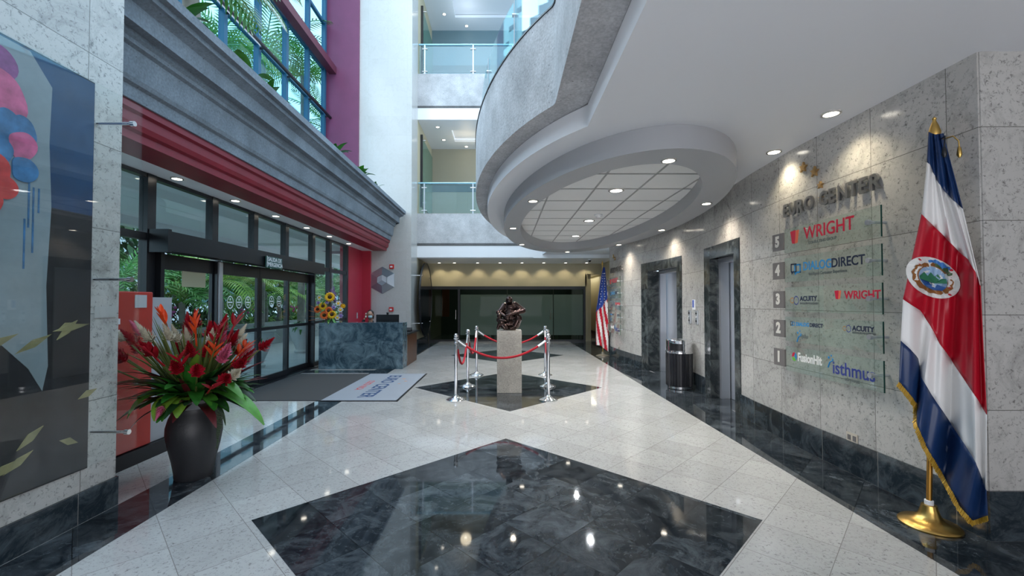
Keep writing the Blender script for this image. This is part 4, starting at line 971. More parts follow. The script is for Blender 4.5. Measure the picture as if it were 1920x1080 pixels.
# blooms placed over a dome, front side towards the hall
pl = []
fl = [(-.52, -.10, .62, 'w'), (-.42, -.05, .66, 'p'), (-.46, -.2, .5, 'r'), (-.34, -.2, .60, 'r'), (-.25, .0, .72, 'h'), (-.20, -.22, .62, 'W'), (-.13, .1, .70, 'r'), (-.06, -.20, .63, 'w'), (.0, .0, .72, 'r'),
      (.07, -.1, .66, 'h'), (.12, -.22, .50, 'r'), (.15, .1, .68, 'r'), (.22, -.1, .55, 'R'), (.27, -.2, .47, 'h'), (.31, .0, .70, 'R'), (.36, -.18, .50, 'p'), (.42, -.1, .48, 'h'), (.45, -.15, .40, 'r'), (.40, -.25, .30, 'r'), (.33, -.3, .24, 'R'), (-.56, .1, .50, 'r'),
      (-.30, -.34, .48, 'r'), (-.05, -.36, .50, 'R'), (.12, -.35, .40, 'r'), (-.42, -.3, .40, 'p'), (.5, .1, .52, 'r'), (.05, -.42, .14, 'q'), (.2, .25, .6, 'w'), (-.3, .3, .6, 'r'), (.44, -.2, .33, 'w')]
for k in range(30):
    a = rr.uniform(0, 2*pi); q = rr.uniform(.1, .5); fl.append((q*cos(a), q*sin(a)*.8-.03, .72-.62*q+rr.uniform(-.08, .03), rr.choice('rrRrRrpwr')))
for x, y, z, kd in fl:
    d = V((x*.9, y*.9-.05, z*.75)); tip = (x, y, z-.06)
    if kd in 'hR': heliconia(tip, d, 4 if kd == 'h' else 3, m_heli if kd == 'h' else m_ging)
    elif kd == 'q': ginger(tip, (0, -.4, -.6), .10, .035, m_gpink)
    else: ginger(tip, d, .15 if kd != 'W' else .2, {'r': .055, 'p': .05, 'w': .05, 'W': .055}[kd], {'r': m_ging, 'p': m_gpink, 'w': m_gw, 'W': m_gw}[kd])
for k in range(110):                                            # filling foliage
    a = rr.uniform(0, 2*pi); e = rr.uniform(.25, 1.5); r0 = rr.uniform(.02, .12)
    b = B(); leaf_bm(b, (r0*cos(a), r0*sin(a), rr.uniform(.0, .12)), (cos(a)*1.0, sin(a)*1.0, e), rr.uniform(.34, .6), rr.uniform(.05, .11), rr.uniform(.15, .6), .25, 8)
    L('leaf', b, (m_darkleaf, m_leaf, m_darkleaf, m_wine)[k % 4], t, True)
for k in range(50):
    a = rr.uniform(0, 2*pi); x, y = rr.uniform(-.45, .45), rr.uniform(-.45, .2)
    b = B(); leaf_bm(b, (x*.2, y*.2, .0), (x, y, .75), rr.uniform(.5, .82), .028, .1, .4, 6); L('blade_leaf', b, m_bstem, t, True)
for k in range(26):
    a = rr.uniform(-pi, .3); e = rr.uniform(.15, .9)
    b = B(); leaf_bm(b, (.1*cos(a), .1*sin(a), rr.uniform(.02, .15)), (cos(a), sin(a), e), rr.uniform(.3, .5), rr.uniform(.10, .15), rr.uniform(.3, .8), .25, 8); L('leaf', b, (m_darkleaf, m_leaf)[k % 2], t, True)
for (bx, by, bz), d, ln, wd, dr, mt in [((.08, -.14, .14), (1, -.12, .32), .74, .20, .85, m_leaf2), ((.10, -.12, .20), (.9, -.2, .5), .52, .15, .9, m_leaf2), ((-.02, -.22, .14), (-.6, -.6, .45), .36, .26, 1.3, m_leaf2), ((.04, -.24, .12), (-.1, -.8, .3), .28, .18, 1.3, m_lime), ((-.1, -.2, .2), (-1, -.4, .5), .55, .18, .7, m_darkleaf), ((.15, -.1, .2), (.7, -.5, .6), .4, .14, .7, m_darkleaf), ((.02, -.16, .18), (.02, -.3, 1), .30, .10, .25, m_lime), ((.10, -.14, .20), (.25, -.3, 1), .29, .12, .25, m_lime),
                            ((.06, -.2, .1), (.35, -.8, .25), .26, .13, 1.0, m_lime), ((.16, -.14, .10), (.8, -.5, .3), .26, .12, .8, m_leaf2), ((-.12, -.05, .12), (-1, -.15, .55), .62, .15, .5, m_darkleaf), ((-.1, .1, .1), (-1, .2, .2), .6, .16, .4, m_darkleaf), ((-.15, -.15, .25), (-.5, -.5, .9), .36, .12, .3, m_leaf2),
                            ((.0, -.22, .1), (.1, -.7, .1), .24, .10, 1.2, m_leaf2), ((-.1, -.2, .02), (-.7, -.5, .0), .32, .08, .9, m_wine), ((.18, -.1, .08), (.8, -.1, -.2), .30, .05, 1.2, m_darkleaf)]:
    b = B(); leaf_bm(b, (bx, by, bz), d, ln, wd, dr, .18, 12); L('broad_leaf', b, mt, t, True)
for k in range(4):
    b = B(); x = .235+.018*k; ln = .42-.06*k
    for j in range(int(ln/.018)): sphere(b, (x+rr.uniform(-.004, .004), -.06-.01*k, .04-j*.018), .0085, 6, 5)
    tube(b, [(.12, -.05, .06), (.2, -.055, .10), (x, -.06-.01*k, .04)], .004, 5)
    L('hanging_strand', b, plain('bead_green', (.06, .09, .05), .6) if 'bead_green' not in bpy.data.materials else bpy.data.materials['bead_green'], t, True)

# ---------------------------------------------------------------- flags
def sat(name, c, var=.0): return plain(name, c, .36, spec=.45)
m_fblue, m_fwhite, m_fred = sat('satin_navy', (.010, .035, .12)), sat('satin_white', (.80, .79, .78)), sat('satin_red', (.46, .006, .022))
m_fringe = plain('gold_fringe', (.50, .30, .03), .5, .3)
def resample(pl_, n):
    pl_ = [V((*p, 0)) for p in pl_]; ds = [0]
    for a, c in zip(pl_, pl_[1:]): ds.append(ds[-1]+(c-a).length)
    out = []
    for i in range(n+1):
        s_ = ds[-1]*i/n; k = 0
        while k < len(ds)-2 and ds[k+1] < s_: k += 1
        f = (s_-ds[k])/max(1e-9, ds[k+1]-ds[k]); q = pl_[k].lerp(pl_[k+1], min(1, f)); out.append((q.x, q.y))
    return out
YF = 2.90
fp = at(1735, 955, z=.06); fp = V((2.86, YF, 0))
t = T_('flag_stand', fp, 'gold flag stand with a brass pole by the stone pillar', 'flag stand')
b = B(); lathe(b, [(.160, .002), (.163, .012), (.156, .022), (.115, .035), (.08, .05), (.058, .075), (.047, .11), (.04, .14), (.028, .142)], 40); L('base', b, m_gold, t, True)
b = B(); lathe(b, [(.024, .14), (.024, .17), (.018, .172)], 16); L('collar', b, m_white, t, True)
b = B(); tube(b, [(0, 0, .14), (.09, 0, 2.58)], .0155, 14); L('pole', b, m_brass, t, True)
b = B(); lathe(b, [(.016, 2.57), (.026, 2.585), (.018, 2.60), (.032, 2.64), (.034, 2.665), (.022, 2.71), (.009, 2.745), (.013, 2.76), (0, 2.775)], 18, (.09, 0, 0)); L('finial', b, m_gold, t, True)
lines = [[(1741, 247), (1747, 250), (1753, 252), (1760, 251), (1769, 250)],
         [(1738, 304), (1743, 308), (1747, 318), (1757, 338), (1768, 356), (1790, 378), (1805, 391)],
         [(1728, 401), (1738, 412), (1762, 435), (1779, 452), (1795, 469), (1815, 486), (1829, 510), (1838, 535)],
         [(1693, 561), (1706, 570), (1726, 583), (1744, 610), (1762, 645), (1779, 668), (1795, 692), (1823, 734), (1850, 777)],
         [(1689, 639), (1705, 653), (1721, 671), (1728, 708), (1745, 738), (1762, 763), (1795, 812), (1827, 861), (1849, 918)],
         [(1686, 716), (1703, 736), (1719, 757), (1719, 795), (1738, 840), (1770, 893), (1799, 948), (1823, 976), (1852, 967)]]
t = T_('hanging_flag', (fp.x, YF, 0), 'blue, white and red satin flag with round crest and gold fringe, at the right', 'flag')
N = 56; rows = [resample(l_, N) for l_ in lines]
def depth(i, v, px=1750): # folds run roughly down the cloth; deeper low down
    u = i/N; a = min(1, .25+v*.9)
    return YF-.03-.0036*max(0, px-1775)-.05*a*(.5+.5*sin(2*pi*(u*2.6+.18*v)+.6))-.016*a*sin(2*pi*(u*5.3-.35*v))-.05*a*(1-abs(2*u-1))
verts_by = {}
steps = 9
for k, (nm, mt) in enumerate((('blue_stripe', m_fblue), ('white_stripe', m_fwhite), ('red_stripe', m_fred), ('white_stripe', m_fwhite), ('blue_stripe', m_fblue))):
    b = B(); grid = []
    st_ = steps*(2 if k == 2 else 1)
    for j in range(st_+1):
        f = j/st_; row = []
        for i in range(N+1):
            px = rows[k][i][0]*(1-f)+rows[k+1][i][0]*f; py = rows[k][i][1]*(1-f)+rows[k+1][i][1]*f
            row.append(b.verts.new(at(px, py, y=depth(i, (k+f)/5, px))-t.location))
        grid.append(row)
    for r0, r1 in zip(grid, grid[1:]):
        for i in range(N): b.faces.new((r0[i], r0[i+1], r1[i+1], r1[i]))
    o = L(nm, b, mt, t, True); s_ = o.modifiers.new('thick', 'SOLIDIFY'); s_.thickness = .003; s_.offset = 0
b = B(); rr = random.Random(2)
fr = resample(lines[5], 260)
dn = []
for i, (px, py) in enumerate(fr):
    p = at(px, py, y=depth(i*N/260, 1.0, px))-t.location
    a, c_ = fr[max(0, i-3)], fr[min(260, i+3)]; tx, ty = c_[0]-a[0], c_[1]-a[1]; l_ = math.hypot(tx, ty) or 1
    nx, nz_ = -ty/l_, -tx/l_*-1
    nx, nz_ = (-ty/l_, -tx/l_)
    if nz_ > 0: nx, nz_ = -nx, -nz_
    e = V((nx*.6, 0, nz_*.6-.45)).normalized()*rr.uniform(.028, .036)
    dn.append((p, p+e+V((0, rr.uniform(-.003, .003), 0))))
for (p, q), (p2, q2) in zip(dn, dn[1:]): b.faces.new([b.verts.new(x) for x in (p, p2, q2*.7+q*.3, q)])
o = L('gold_fringe', b, m_fringe, t); s_ = o.modifiers.new('thick', 'SOLIDIFY'); s_.thickness = .004
# crest, following the folds of the red stripe
def uvpos(u, f):
    u = min(N-1e-6, max(0, u)); i = int(u); g = u-i
    def p(r_): return (r_[i][0]*(1-g)+r_[i+1][0]*g, r_[i][1]*(1-g)+r_[i+1][1]*g)
    a, c_ = p(rows[2]), p(rows[3]); return a[0]*(1-f)+c_[0]*f, a[1]*(1-f)+c_[1]*f
def on_flag(px, py, off):
    u, f = N*.4, .6
    for _ in range(14):
        x, y = uvpos(u, f); xu, yu = uvpos(u+.5, f); xf, yf = uvpos(u, f+.01)
        a, c_, d_, e_ = (xu-x)/.5, (xf-x)/.01, (yu-y)/.5, (yf-y)/.01; det = a*e_-c_*d_ or 1e-9
        rx, ry = px-x, py-y; u += .8*(rx*e_-ry*c_)/det; f += .8*(a*ry-d_*rx)/det
        u = min(N, max(0, u)); f = min(1, max(0, f))
    return at(px, py, y=depth(u, (2+f)/5, px)-off)-t.location
ccx, ccy = 1749.5, 520.5; tilt = R(8)
def patch(b, pts, off):
    """pts in crest units (-1..1) -> little fan patch over the cloth"""
    w = [on_flag(ccx+51*(x*cos(tilt)-y*sin(tilt)), ccy-39*(x*sin(-tilt)+y*cos(tilt))+x*2, off) for x, y in pts]
    b.faces.new([b.verts.new(q) for q in w])
def crest(name, polys, mat, off, par=None):
    b = B()
    for pts in polys:
        patch(b, pts, off)
    o = L(name, b, mat, par or t); s_ = o.modifiers.new('thick', 'SOLIDIFY'); s_.thickness = .0008; return o
def disc(cx, cy, rx, ry, n=36, m=5):
    out = []
    for j in range(m):
        r0, r1 = j/m, (j+1)/m
        for k in range(n):
            a0, a1 = 2*pi*k/n, 2*pi*(k+1)/n; q = lambda r_, a: (cx+rx*r_*cos(a), cy+ry*r_*sin(a))
            out.append([q(r0, a0), q(r1, a0), q(r1, a1), q(r0, a1)] if j else [(cx, cy), q(r1, a0), q(r1, a1)])
    return out
def arc(rx0, ry0, rx1, ry1, a0, a1, cx=0, cy=0, n=14, wob=0):
    out = []
    for k in range(n):
        s0, s1 = R(a0+(a1-a0)*k/n), R(a0+(a1-a0)*(k+1)/n)
        w0, w1 = 1+wob*sin(k*2.1), 1+wob*sin((k+1)*2.1)
        out.append([(cx+rx0*cos(s0), cy+ry0*sin(s0)), (cx+rx1*w0*cos(s0), cy+ry1*w0*sin(s0)), (cx+rx1*w1*cos(s1), cy+ry1*w1*sin(s1)), (cx+rx0*cos(s1), cy+ry0*sin(s1))])
    return out
em = crest('crest', disc(0, 0, 1, 1), plain('crest_white', (.72, .72, .70), .4), .0065)
Lc = lambda nm, polys, mt, off: crest(nm, polys, mt, off)
Lc('crest_scroll', arc(.52, .56, .76, .74, 95, 295, -.02, -.06, 20, .05)+arc(.52, .56, .74, .72, -62, 10, -.0, -.08, 8, .05)+arc(.54, .62, .72, .76, 30, 90, 0, -.05, 8, .08), plain('crest_brown', (.26, .10, .02), .5), .0092)
Lc('crest_sky', disc(-.0, -.06, .53, .60, 24, 3), plain('crest_sky', (.30, .45, .65), .5), .0080)
Lc('crest_mountains', [[(-.5, .0), (-.30, .22), (-.2, .05), (-.05, .25), (.06, .06), (.2, .2), (.3, .0), (.48, .02), (.5, -.2), (.0, -.28), (-.5, -.15)]], plain('crest_green', (.02, .16, .08), .5), .0100)
Lc('crest_sea', [[(-.50, -.14), (-.2, -.25), (.2, -.35), (.44, -.40), (.25, -.60), (-.1, -.62), (-.38, -.42)]], plain('crest_blue', (.02, .09, .30), .5), .0112)
Lc('crest_ship', [[(-.22, -.36), (.02, -.40), (-.02, -.47), (-.18, -.45)], [(-.2, -.34), (-.16, -.2), (-.1, -.35)], [(-.09, -.35), (-.05, -.18), (.02, -.37)]], plain('crest_sail', (.75, .75, .72), .5), .0124)
Lc('crest_garland', arc(.56, .60, .74, .80, 18, 78, .04, .0, 10, .10), plain('crest_garland', (.05, .10, .03), .5), .0106)
Lc('crest_ribbon', arc(.66, .70, .82, .86, 35, 85, .06, .05, 8, .05)+arc(.42, .74, .5, .86, 40, 110, .1, .02, 5), plain('crest_ribbon', (.04, .18, .50), .5), .0118)
for nm, x0, mt in (('cord_tassel', -.055, m_black), ('gold_tassel', .035, m_gold)):
    b = B(); tube(b, [(.09, -.03, 2.60), (.09+x0*.6, -.10, 2.60), (.09+x0, -.12, 2.56), (.09+x0*1.1, -.12, 2.52)], .004, 6); lathe(b, [(.006, 0), (.014, .02), (.010, .06), (.003, .075)][::1], 10, (.09+x0*1.1, -.12, 2.45)); L(nm, b, mt, t, True)

# small flag far away
sx_, sy_ = 2.76, 11.95
t2 = T_('flag_stand', (sx_, sy_, 0), 'pale flag stand beside the far end of the stone wall', 'flag stand')
b = B(); lathe(b, [(.19, .002), (.19, .015), (.12, .04), (.05, .06), (.035, .12), (.02, .125)], 28); L('base', b, plain('champagne_metal', (.5, .45, .36), .3, .8), t2, True)
b = B(); tube(b, [(0, 0, .12), (0, 0, 2.56)], .015, 10); L('pole', b, m_gold, t2, True)
b = B(); lathe(b, [(.02, 2.55), (.03, 2.58), (.012, 2.64), (0, 2.68)], 12); L('finial', b, m_gold, t2, True)
t = T_('striped_flag', (sx_, sy_, 0), 'flag with white stars on blue and red and white stripes, far right of the hall', 'flag')
def fpos(u, v): # u across the hanging fly 0..1, v down 0..1
    wd = .05+.30*min(1, v*1.6)**.8; x = -.06*min(1, v*2)-wd*.5+wd*u+.03
    y = -.04-.03*sin(u*2*pi*2+v*3)*min(1, v*2+.3)
    drop = .05+2.20*v+(.12*abs(u-.35) if v > .9 else 0)
    return V((x, y-.02, 2.53-drop+.15*(u-.5)*(-1 if v > .5 else 0)))
NU, NV = 28, 60
groups = {0: B(), 1: B(), 2: B()}
for j in range(NV):
    for i in range(NU):
        u, v = (i+.5)/NU, (j+.5)/NV
        if v < .50-.10*(u-.5)*2: gidx = 2
        else:
            s_ = (u*.95-(v-.5)*.95)*5.2
            gidx = int(math.floor(s_)) % 2
        q = [fpos(i/NU, j/NV), fpos((i+1)/NU, j/NV), fpos((i+1)/NU, (j+1)/NV), fpos(i/NU, (j+1)/NV)]
        groups[gidx].faces.new([groups[gidx].verts.new(p) for p in q])
for k, nm, mt in ((2, 'blue_canton', sat('flag_blue', (.02, .06, .30))), (1, 'red_stripe', m_fred), (0, 'white_stripe', m_fwhite)):
    bmesh.ops.remove_doubles(groups[k], verts=groups[k].verts, dist=1e-5); L(nm, groups[k], mt, t, True)
for k in range(26):
    v = .08+.42*(k//2)/13; u = (.28 if k % 2 else .68)+(.1 if (k//2) % 2 else 0); p = fpos(u, v)+V((0, -.008, 0))
    b = B(); star(b, 0, 0, .022, basis(p, (1, 0, 0), (0, 0, 1)), .002); L('star', b, m_fwhite, t)

# ---------------------------------------------------------------- building name on the wall
t = T_('building_name_lettering', (3.05, 4.0, 2.4), 'steel letters spelling the building name with four gold stars, high on the right wall', 'lettering')
m_letter = plain('letter_steel', (.27, .27, .27), .35, .8)
word = 'EURO CENTER'; yy = 4.62; adv = {'E': .100, 'U': .112, 'R': .108, 'O': .118, ' ': .07, 'C': .108, 'N': .118, 'T': .098}
for ch in word:
    if ch != ' ':
        T = basis((wx(yy)-.012, yy, 2.45+.03), (0, -1, 0), (0, 0, 1))
        b = text_bm(ch, .18, .02, .006, .86, T=T); P('letter', b, m_letter, t)
    yy -= adv[ch]*1.07
for px, py, r_ in ((1507, 314, .055), (1528, 322, .055), (1539, 347, .037), (1540, 371, .028)):
    p = at(px, py, x=3.04); b = B(); star(b, 0, 0, r_, basis((3.047, p.y, p.z), (0, -1, 0), (0, 0, 1)), .022, rot=.1); P('gold_star', b, plain('star_gold', (.55, .36, .16), .35, .8), t)

# ---------------------------------------------------------------- directory signs
m_sgrey = plain('number_plate_grey', (.17, .16, .16), .4); m_num = plain('number_white', (.70, .68, .64), .5)
inks = {k: plain('ink_'+k, c, .4) for k, c in dict(red=(.60, .01, .05), orange=(.85, .16, .08), navy=(.01, .02, .06), blue=(.02, .25, .60), white=(.85, .85, .85), tan=(.45, .22, .08), indigo=(.03, .05, .28), green=(.15, .5, .05), grey=(.12, .14, .14)).items()}
def directory(xg, y_near, y_far, ztop, n, texts, lab, grp, small=False):
    z1 = ztop-.305*(5-n); z0 = z1-.25; xw = wx((y_near+y_far)/2)
    t = T_('floor_directory_sign', (xg, (y_near+y_far)/2, z0), lab, 'sign', grp)
    b = B(); box(b, xg-.005, xg+.005, y_near, y_far, z0, z1); P('glass_panel', b, m_glassgreen, t)
    b = B(); box(b, xg-.0052, xg+.0052, y_near-.004, y_near-.0005, z0, z1); P('dark_edge', b, m_edge, t)
    zc = (z0+z1)/2
    b = B(); box(b, xg-.03, xg-.012, y_far-.02, y_far+.16, zc-.09, zc+.09, bev=.003); P('number_plate', b, m_sgrey, t)
    b = text_bm(str(n), .15, .003, .008, .9, 'CENTER', T=basis((xg-.0302, y_far+.075, zc), (0, -1, 0), (0, 0, 1))); P('number', b, m_num, t)
    for y in (y_near+.07,):
        b = B(); tube(b, [(xw-.001 if y > 5 else wx(y)-.001, y, zc), (xg-.028, y, zc)], .012, 12); tube(b, [(xg-.055, y, zc), (xg-.028, y, zc)], .021, 16); P('standoff', b, m_steel, t, True)
    for kind, s_, y, dz, size, ink, sx2 in texts:
        y = y_far-(y)*(y_far-y_near)/1.16
        T = basis((xg-.0055, y, zc+dz), (0, -1, 0), (0, 0, 1))
        if kind == 't': P('lettering', text_bm(s_, size, .0015, .0022 if s_ != 'FusionHit' else .004, sx2, T=T), inks[ink], t)
        elif kind == 'shield':
            b = B(); q = size; prism(b, [(0, q*.5), (q*.62, q*.55), (q*.5, -q*.5), (q*.2, -q*.45)], 0, .0015, lambda u, v, w_: T @ V((u, v, w_))); P('red_mark', b, inks['red'], t)
            b = B(); prism(b, [(q*.66, q*.5), (q*1.0, q*.52), (q*.82, -q*.45), (q*.54, -q*.5)], 0, .0012, lambda u, v, w_: T @ V((u, v, w_))); P('orange_mark', b, inks['orange'], t)
        elif kind == 'bubbles':
            q = size
            def loop(x0, y0, w_, h_, th, ink_):
                b = B()
                for a0, a1, c0, c1 in ((x0, x0+w_, y0+h_-th, y0+h_), (x0, x0+w_, y0, y0+th), (x0, x0+th, y0, y0+h_), (x0+w_-th, x0+w_, y0, y0+h_)):
                    prism(b, [(a0, c0), (a1, c0), (a1, c1), (a0, c1)], 0, .0015, lambda u, v, ww: T @ V((u, v, ww)))
                prism(b, [(x0+.1*q, y0), (x0+.4*q, y0), (x0+.1*q, y0-.22*q)], 0, .0015, lambda u, v, ww: T @ V((u, v, ww)))
                P('speech_mark', b, inks[ink_], t)
            loop(0, -q*.4, q*.85, q*.9, q*.13, 'navy'); loop(q*.5, -q*.5, q*.95, q*.9, q*.15, 'blue')
        elif kind == 'infinity':
            for sg, ik in ((-1, 'tan'), (1, 'indigo')):
                b = B(); n_ = 20; r0 = size*.38
                o_ = [(size*.55+sg*size*.30+r0*(.8+.2*(sg > 0))*cos(2*pi*k/n_), r0*(.8+.4*(sg > 0))*sin(2*pi*k/n_)) for k in range(n_)]
                i_ = [(size*.55+sg*size*.30+(r0*(.8+.2*(sg > 0))-.2*r0)*cos(2*pi*k/n_), (r0*(.8+.4*(sg > 0))-.25*r0)*sin(2*pi*k/n_)) for k in range(n_)]
                for k in range(n_):
                    b.faces.new([b.verts.new(T @ V((*p, .001))) for p in (o_[k], o_[(k+1) % n_], i_[(k+1) % n_], i_[k])])
                P('loop_mark', b, inks[ik], t)
        elif kind == 'swirl':
            for k, ik in enumerate(('red', 'green', 'blue')):
                b = B(); a0 = 2*pi*k/3+1.2
                pts = [(size*.5+size*.5*cos(a0+f*2.1/6), size*.5*sin(a0+f*2.1/6)*1.25) for f in range(7)]+[(size*.5+size*.18*cos(a0+1.9), size*.18*sin(a0+1.9)), (size*.5+size*.22*cos(a0+.4), size*.22*sin(a0+.4))]
                prism(b, pts, 0, .0015, lambda u, v, w_: T @ V((u, v, w_))); P('swirl_mark', b, inks[ik], t)
        elif kind == 'figure':
            b = B()
            for dx, dy, r_ in ((0, .02, .012), (.03, .04, .009), (.045, .01, .009)): sphere(b, T @ V((dx, dy, .001)), (.003, r_, r_), 8, 6)
            tube(b, [T @ V((-.01, -.07, .001)), T @ V((.012, -.02, .001)), T @ V((.05, .0, .001))], .006, 6); P('leaping_mark', b, inks['blue'], t)
TX = {5: [('shield', '', .10, .02, .13, '', 1), ('t', 'WRIGHT', .30, .03, .165, 'red', .92), ('t', 'CONSULTING GROUP', .36, -.065, .035, 'grey', 1)],
      4: [('bubbles', '', .10, .01, .10, '', 1), ('t', 'DIALOG', .28, .015, .115, 'blue', .86), ('t', 'DIRECT', .645, .015, .115, 'navy', .92), ('t', 'Intelligent Customer Experience', .36, -.06, .035, 'grey', 1)],
      3: [('infinity', '', .09, -.01, .10, '', 1), ('t', 'ACUITY', .23, .005, .065, 'navy', 1), ('t', 'KNOWLEDGE PARTNERS', .23, -.04, .022, 'grey', 1), ('shield', '', .68, .035, .075, '', 1), ('t', 'WRIGHT', .79, .03, .095, 'red', .95)],
      2: [('bubbles', '', .08, .06, .045, '', 1), ('t', 'DIALOG', .165, .055, .05, 'blue', 1), ('t', 'DIRECT', .36, .055, .05, 'navy', 1), ('infinity', '', .77, .05, .07, '', 1), ('t', 'ACUITY', .87, .055, .06, 'navy', 1), ('t', 'KNOWLEDGE PARTNERS', .87, .02, .02, 'grey', 1), ('figure', '', .19, -.05, .05, '', 1), ('t', 'jt&s', .25, -.06, .055, 'grey', 1)],
      1: [('swirl', '', .10, .03, .07, '', 1), ('t', 'FusionHit', .185, .03, .115, 'white', .72), ('figure', '', .60, .06, .06, '', 1), ('t', 'isthmus', .64, -.005, .16, 'indigo', .9), ('t', 'SOFTWARE', .78, -.085, .03, 'grey', 1)]}
ordn = {5: 'topmost', 4: 'second', 3: 'middle', 2: 'fourth', 1: 'lowest'}
nm_ = {5: 'red company name', 4: 'blue and navy name', 3: 'two names, one red', 2: 'three small names', 1: 'white and indigo names'}
for n in (5, 4, 3, 2, 1):
    directory(2.955, 3.33, 4.48, 2.265, n, TX[n], 'near glass floor sign number %d, %s of five, %s' % (n, ordn[n], nm_[n]), 'glass floor signs on the near right wall')
for n in (5, 4, 3, 2, 1):
    directory(2.90, 10.65, 11.75, 2.16, n, TX[n], 'far glass floor sign number %d beyond the lifts, %s of five' % (n, ordn[n]), 'glass floor signs on the far right wall')
t = T_('building_name_lettering', (2.97, 11.2, 2.4), 'small far steel building name above the far glass floor signs', 'lettering'); yy = 11.8
for ch in word:
    if ch != ' ': P('letter', text_bm(ch, .175, .035, .004, .86, T=basis((2.965, yy, 2.36), (0, -1, 0), (0, 0, 1))), m_letter, t)
    yy -= adv[ch]*1.07
for y, z, r_ in ((11.5, 2.74, .055), (11.35, 2.66, .045)):
    b = B(); star(b, 0, 0, r_, basis((2.962, y, z), (0, -1, 0), (0, 0, 1)), .02); P('gold_star', b, m_gold, t)

# ---------------------------------------------------------------- waste bin, call buttons, outlet
t = T_('waste_bin', (3.07, 7.50, 0), 'round black ribbed waste bin with a chrome hood between the lifts', 'bin')
b = B(); lathe(b, [(.19, .002), (.20, .01), (.20, .05), (.19, .055)], 40); L('steel_foot', b, m_chrome, t, True)
b = B(); n = 180; ro = lambda k: .222 if k % 6 < 4 else .212
q0 = [b.verts.new((ro(k)*cos(2*pi*k/n), ro(k)*sin(2*pi*k/n), .058)) for k in range(n)]; q1 = [b.verts.new((ro(k)*cos(2*pi*k/n), ro(k)*sin(2*pi*k/n), .62)) for k in range(n)]
for k in range(n): b.faces.new((q0[k], q0[(k+1) % n], q1[(k+1) % n], q1[k]))
b.faces.new(q0[::-1]); b.faces.new(q1); L('ribbed_body', b, plain('bin_black', (.012, .013, .018), .3), t)
b = B(); lathe(b, [(.228, .621), (.228, .645), (.215, .65), (.215, .83), (.205, .85), (.14, .855), (.13, .84), (0, .84)], 48); L('chrome_hood', b, m_chrome, t, True)
b = B(); n = 14; a0, a1 = R(205), R(262)
band(b, [(.2165*cos(a0+(a1-a0)*k/n), .2165*sin(a0+(a1-a0)*k/n)) for k in range(n+1)], [(.214*cos(a0+(a1-a0)*k/n), .214*sin(a0+(a1-a0)*k/n)) for k in range(n+1)], .67, .79); L('opening', b, m_black, t)
for i, (py, lab) in enumerate(((1288, 'left slim steel call button panel between the lifts'), (1301, 'right slim steel call button panel between the lifts'))):
    y = (7.62, 7.30)[i]; x = wx(y)
    t = T_('call_button_panel', (x, y, 1.25), lab, 'call buttons', 'lift call buttons')
    b = B(); box(b, -.025, -.001, -.04, .04, -.13, .11, bev=.004); L('plate', b, m_steel, t)
    for dz in (-.07, .0, .06):
        b = B(); tube(b, [(-.024, 0, dz), (-.032, 0, dz)], .016, 12); L('button', b, m_black if dz else m_white, t)
t = T_('wall_notice', (wx(7.45), 7.45, 1.46), 'small white and blue notice above the call buttons', 'notice')
b = B(); box(b, -.012, -.001, -.06, .06, -.09, .09); L('plate', b, m_white, t)
b = B(); box(b, -.0135, -.0121, -.01, .05, -.05, .08); L('blue_field', b, plain('notice_blue', (.08, .14, .5), .4), t)
p_ = at(1598, 821, x=3.05)
for y, z, lab in ((p_.y, p_.z, 'white double wall outlet low on the near right wall'), (11.1, .31, 'white wall outlet low below the far signs')):
    t = T_('wall_outlet', (wx(y), y, z), lab, 'outlet', 'wall outlets')
    b = B(); box(b, -.008, -.001, -.06, .06, -.042, .042, bev=.002); L('cover_plate', b, plain('outlet_ivory', (.55, .5, .42), .4) if 'outlet_ivory' not in bpy.data.materials else bpy.data.materials['outlet_ivory'], t)
    for dy in (-.028, .028):
        b = B(); box(b, -.0105, -.0081, dy-.017, dy+.017, -.022, .022); L('socket', b, m_sgrey, t)

# ---------------------------------------------------------------- railings
t = T_('balcony_railing', (0, 5, 4.25), 'curved blue tinted glass railing on the concrete balcony', 'railing')
po2 = [(.56, -.5), (.56, 1.2), (.56, 2.6)]
cur = ell(CX, CY, 2.0, 4.65, 237, 120, 40); path = [(.56, -.5), (.56, 1.3), (.56, 2.9)]+cur
cuts = [(0, 2), (2, 8), (8, 14), (14, 20), (20, 27), (27, 34), (34, len(path)-1)]
for a, c_ in cuts:
    pp = path[a:c_+1]; b = B(); band(b, pp, [(x+.012, y) for x, y in pp], 4.27, 4.93)
    P('glass_panel', b, m_glassrail, t)
for k in (2, 8, 14, 20, 27, 34):
    x, y = path[k]; b = B()
    for z in (4.38, 4.75): tube(b, [(x-.03, y, z), (x+.045, y, z)], .02, 12)
    box(b, x-.012, x-.001, y-.015, y+.015, 4.252, 4.93); P('clamp', b, m_steel, t)
ps = outer[1:]; b = B(); band(b, [(x-.012, y) for x, y in outer], [(x+.06, y) for x, y in outer], 4.251, 4.268); P('base_rail', b, m_black, t)
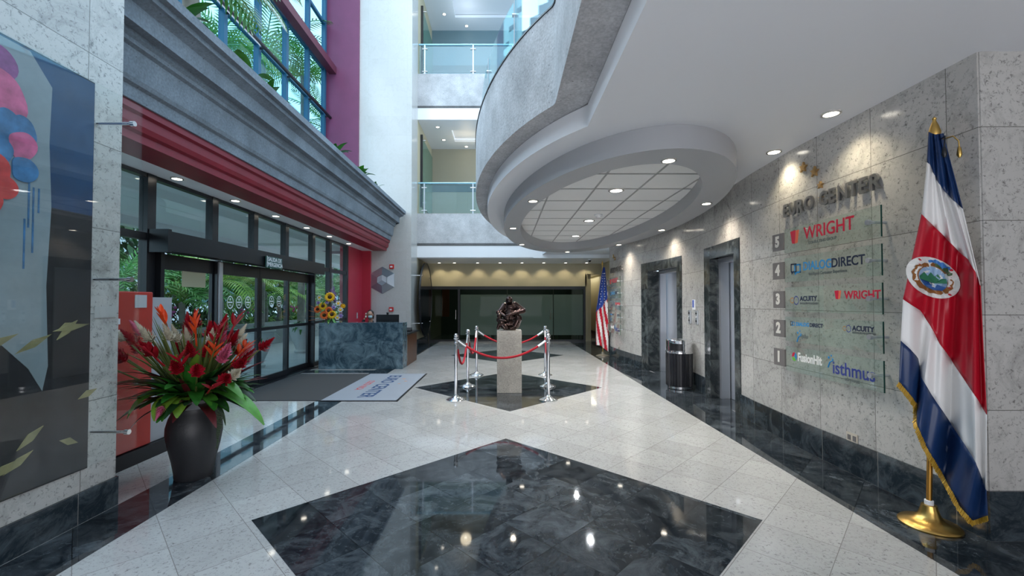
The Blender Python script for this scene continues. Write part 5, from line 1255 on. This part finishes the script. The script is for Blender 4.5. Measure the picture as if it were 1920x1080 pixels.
for z0, lab in ((4.51, 'straight glass railing of the middle gallery at the back'), (9.3, 'straight glass railing of the top gallery at the back')):
    t = T_('gallery_railing', (-1, 14.5, z0), lab, 'railing', 'gallery railings')
    for a, c_ in ((-2.9, -1.08), (-1.04, .78), (.82, 2.6)):
        b = B(); box(b, a, c_, 14.49, 14.502, z0+.03, z0+1.0); P('glass_panel', b, m_glassrail, t)
    b = B(); tube(b, [(-2.93, 14.5, z0+1.06), (2.7, 14.5, z0+1.06)], .035, 12); P('handrail', b, plain('rail_blue_steel%d' % int(z0), (.35, .62, .75), .25, .7), t, True)
    for x in (-2.72, -1.06, .80):
        b = B(); box(b, x-.02, x+.02, 14.47, 14.53, z0+.001, z0+1.05); P('post', b, m_steel, t)
        for z in (z0+.12, z0+.9):
            b = B(); tube(b, [(x-.09, 14.48, z), (x+.09, 14.48, z)], .02, 10); P('clamp', b, m_chrome, t, True)
# dark glass picture panels in the galleries
for z0, lab in ((4.9, 'tall dark framed panel on the side wall of the middle gallery'), (9.5, 'tall green glass panel on the side wall of the top gallery')):
    t = T_('side_glass_panel', (-2.9, 15.8, z0), lab, 'wall panel', 'gallery side panels')
    b = B(); box(b, -2.9, -2.87, 14.95, 17.0, z0, z0+2.4); P('panel', b, plain('panel_green%d' % int(z0), (.10, .20, .14), .1), t)
    b = B(); box(b, -2.939, -2.86, 14.88, 14.945, z0-.05, z0+2.5); P('frame_post', b, m_black, t)
    b = B()
    for z in (z0+.1, z0+2.3): tube(b, [(-2.939, 14.92, z), (-2.75, 14.92, z)], .02, 10)
    P('standoff', b, m_chrome, t, True)
# tables behind the frosted glass
for x0, lab in ((-.6, 'pale table seen through the glass partition, left of the pedestal'), (2.1, 'pale table seen through the glass partition at the right')):
    t = T_('side_table', (x0+.45, 17.4, 0), lab, 'table', 'tables behind the partition'); m_tab = plain('table_pale%d' % int(x0*10+6), (.5, .5, .36), .5)
    b = B(); box(b, x0, x0+.9, 17.1, 17.7, .80, .85); P('tabletop', b, m_tab, t)
    for x in (x0, x0+.84):
        for y in (17.1, 17.64):
            b = B(); box(b, x, x+.06, y, y+.06, .002, .799); P('leg', b, m_tab, t)
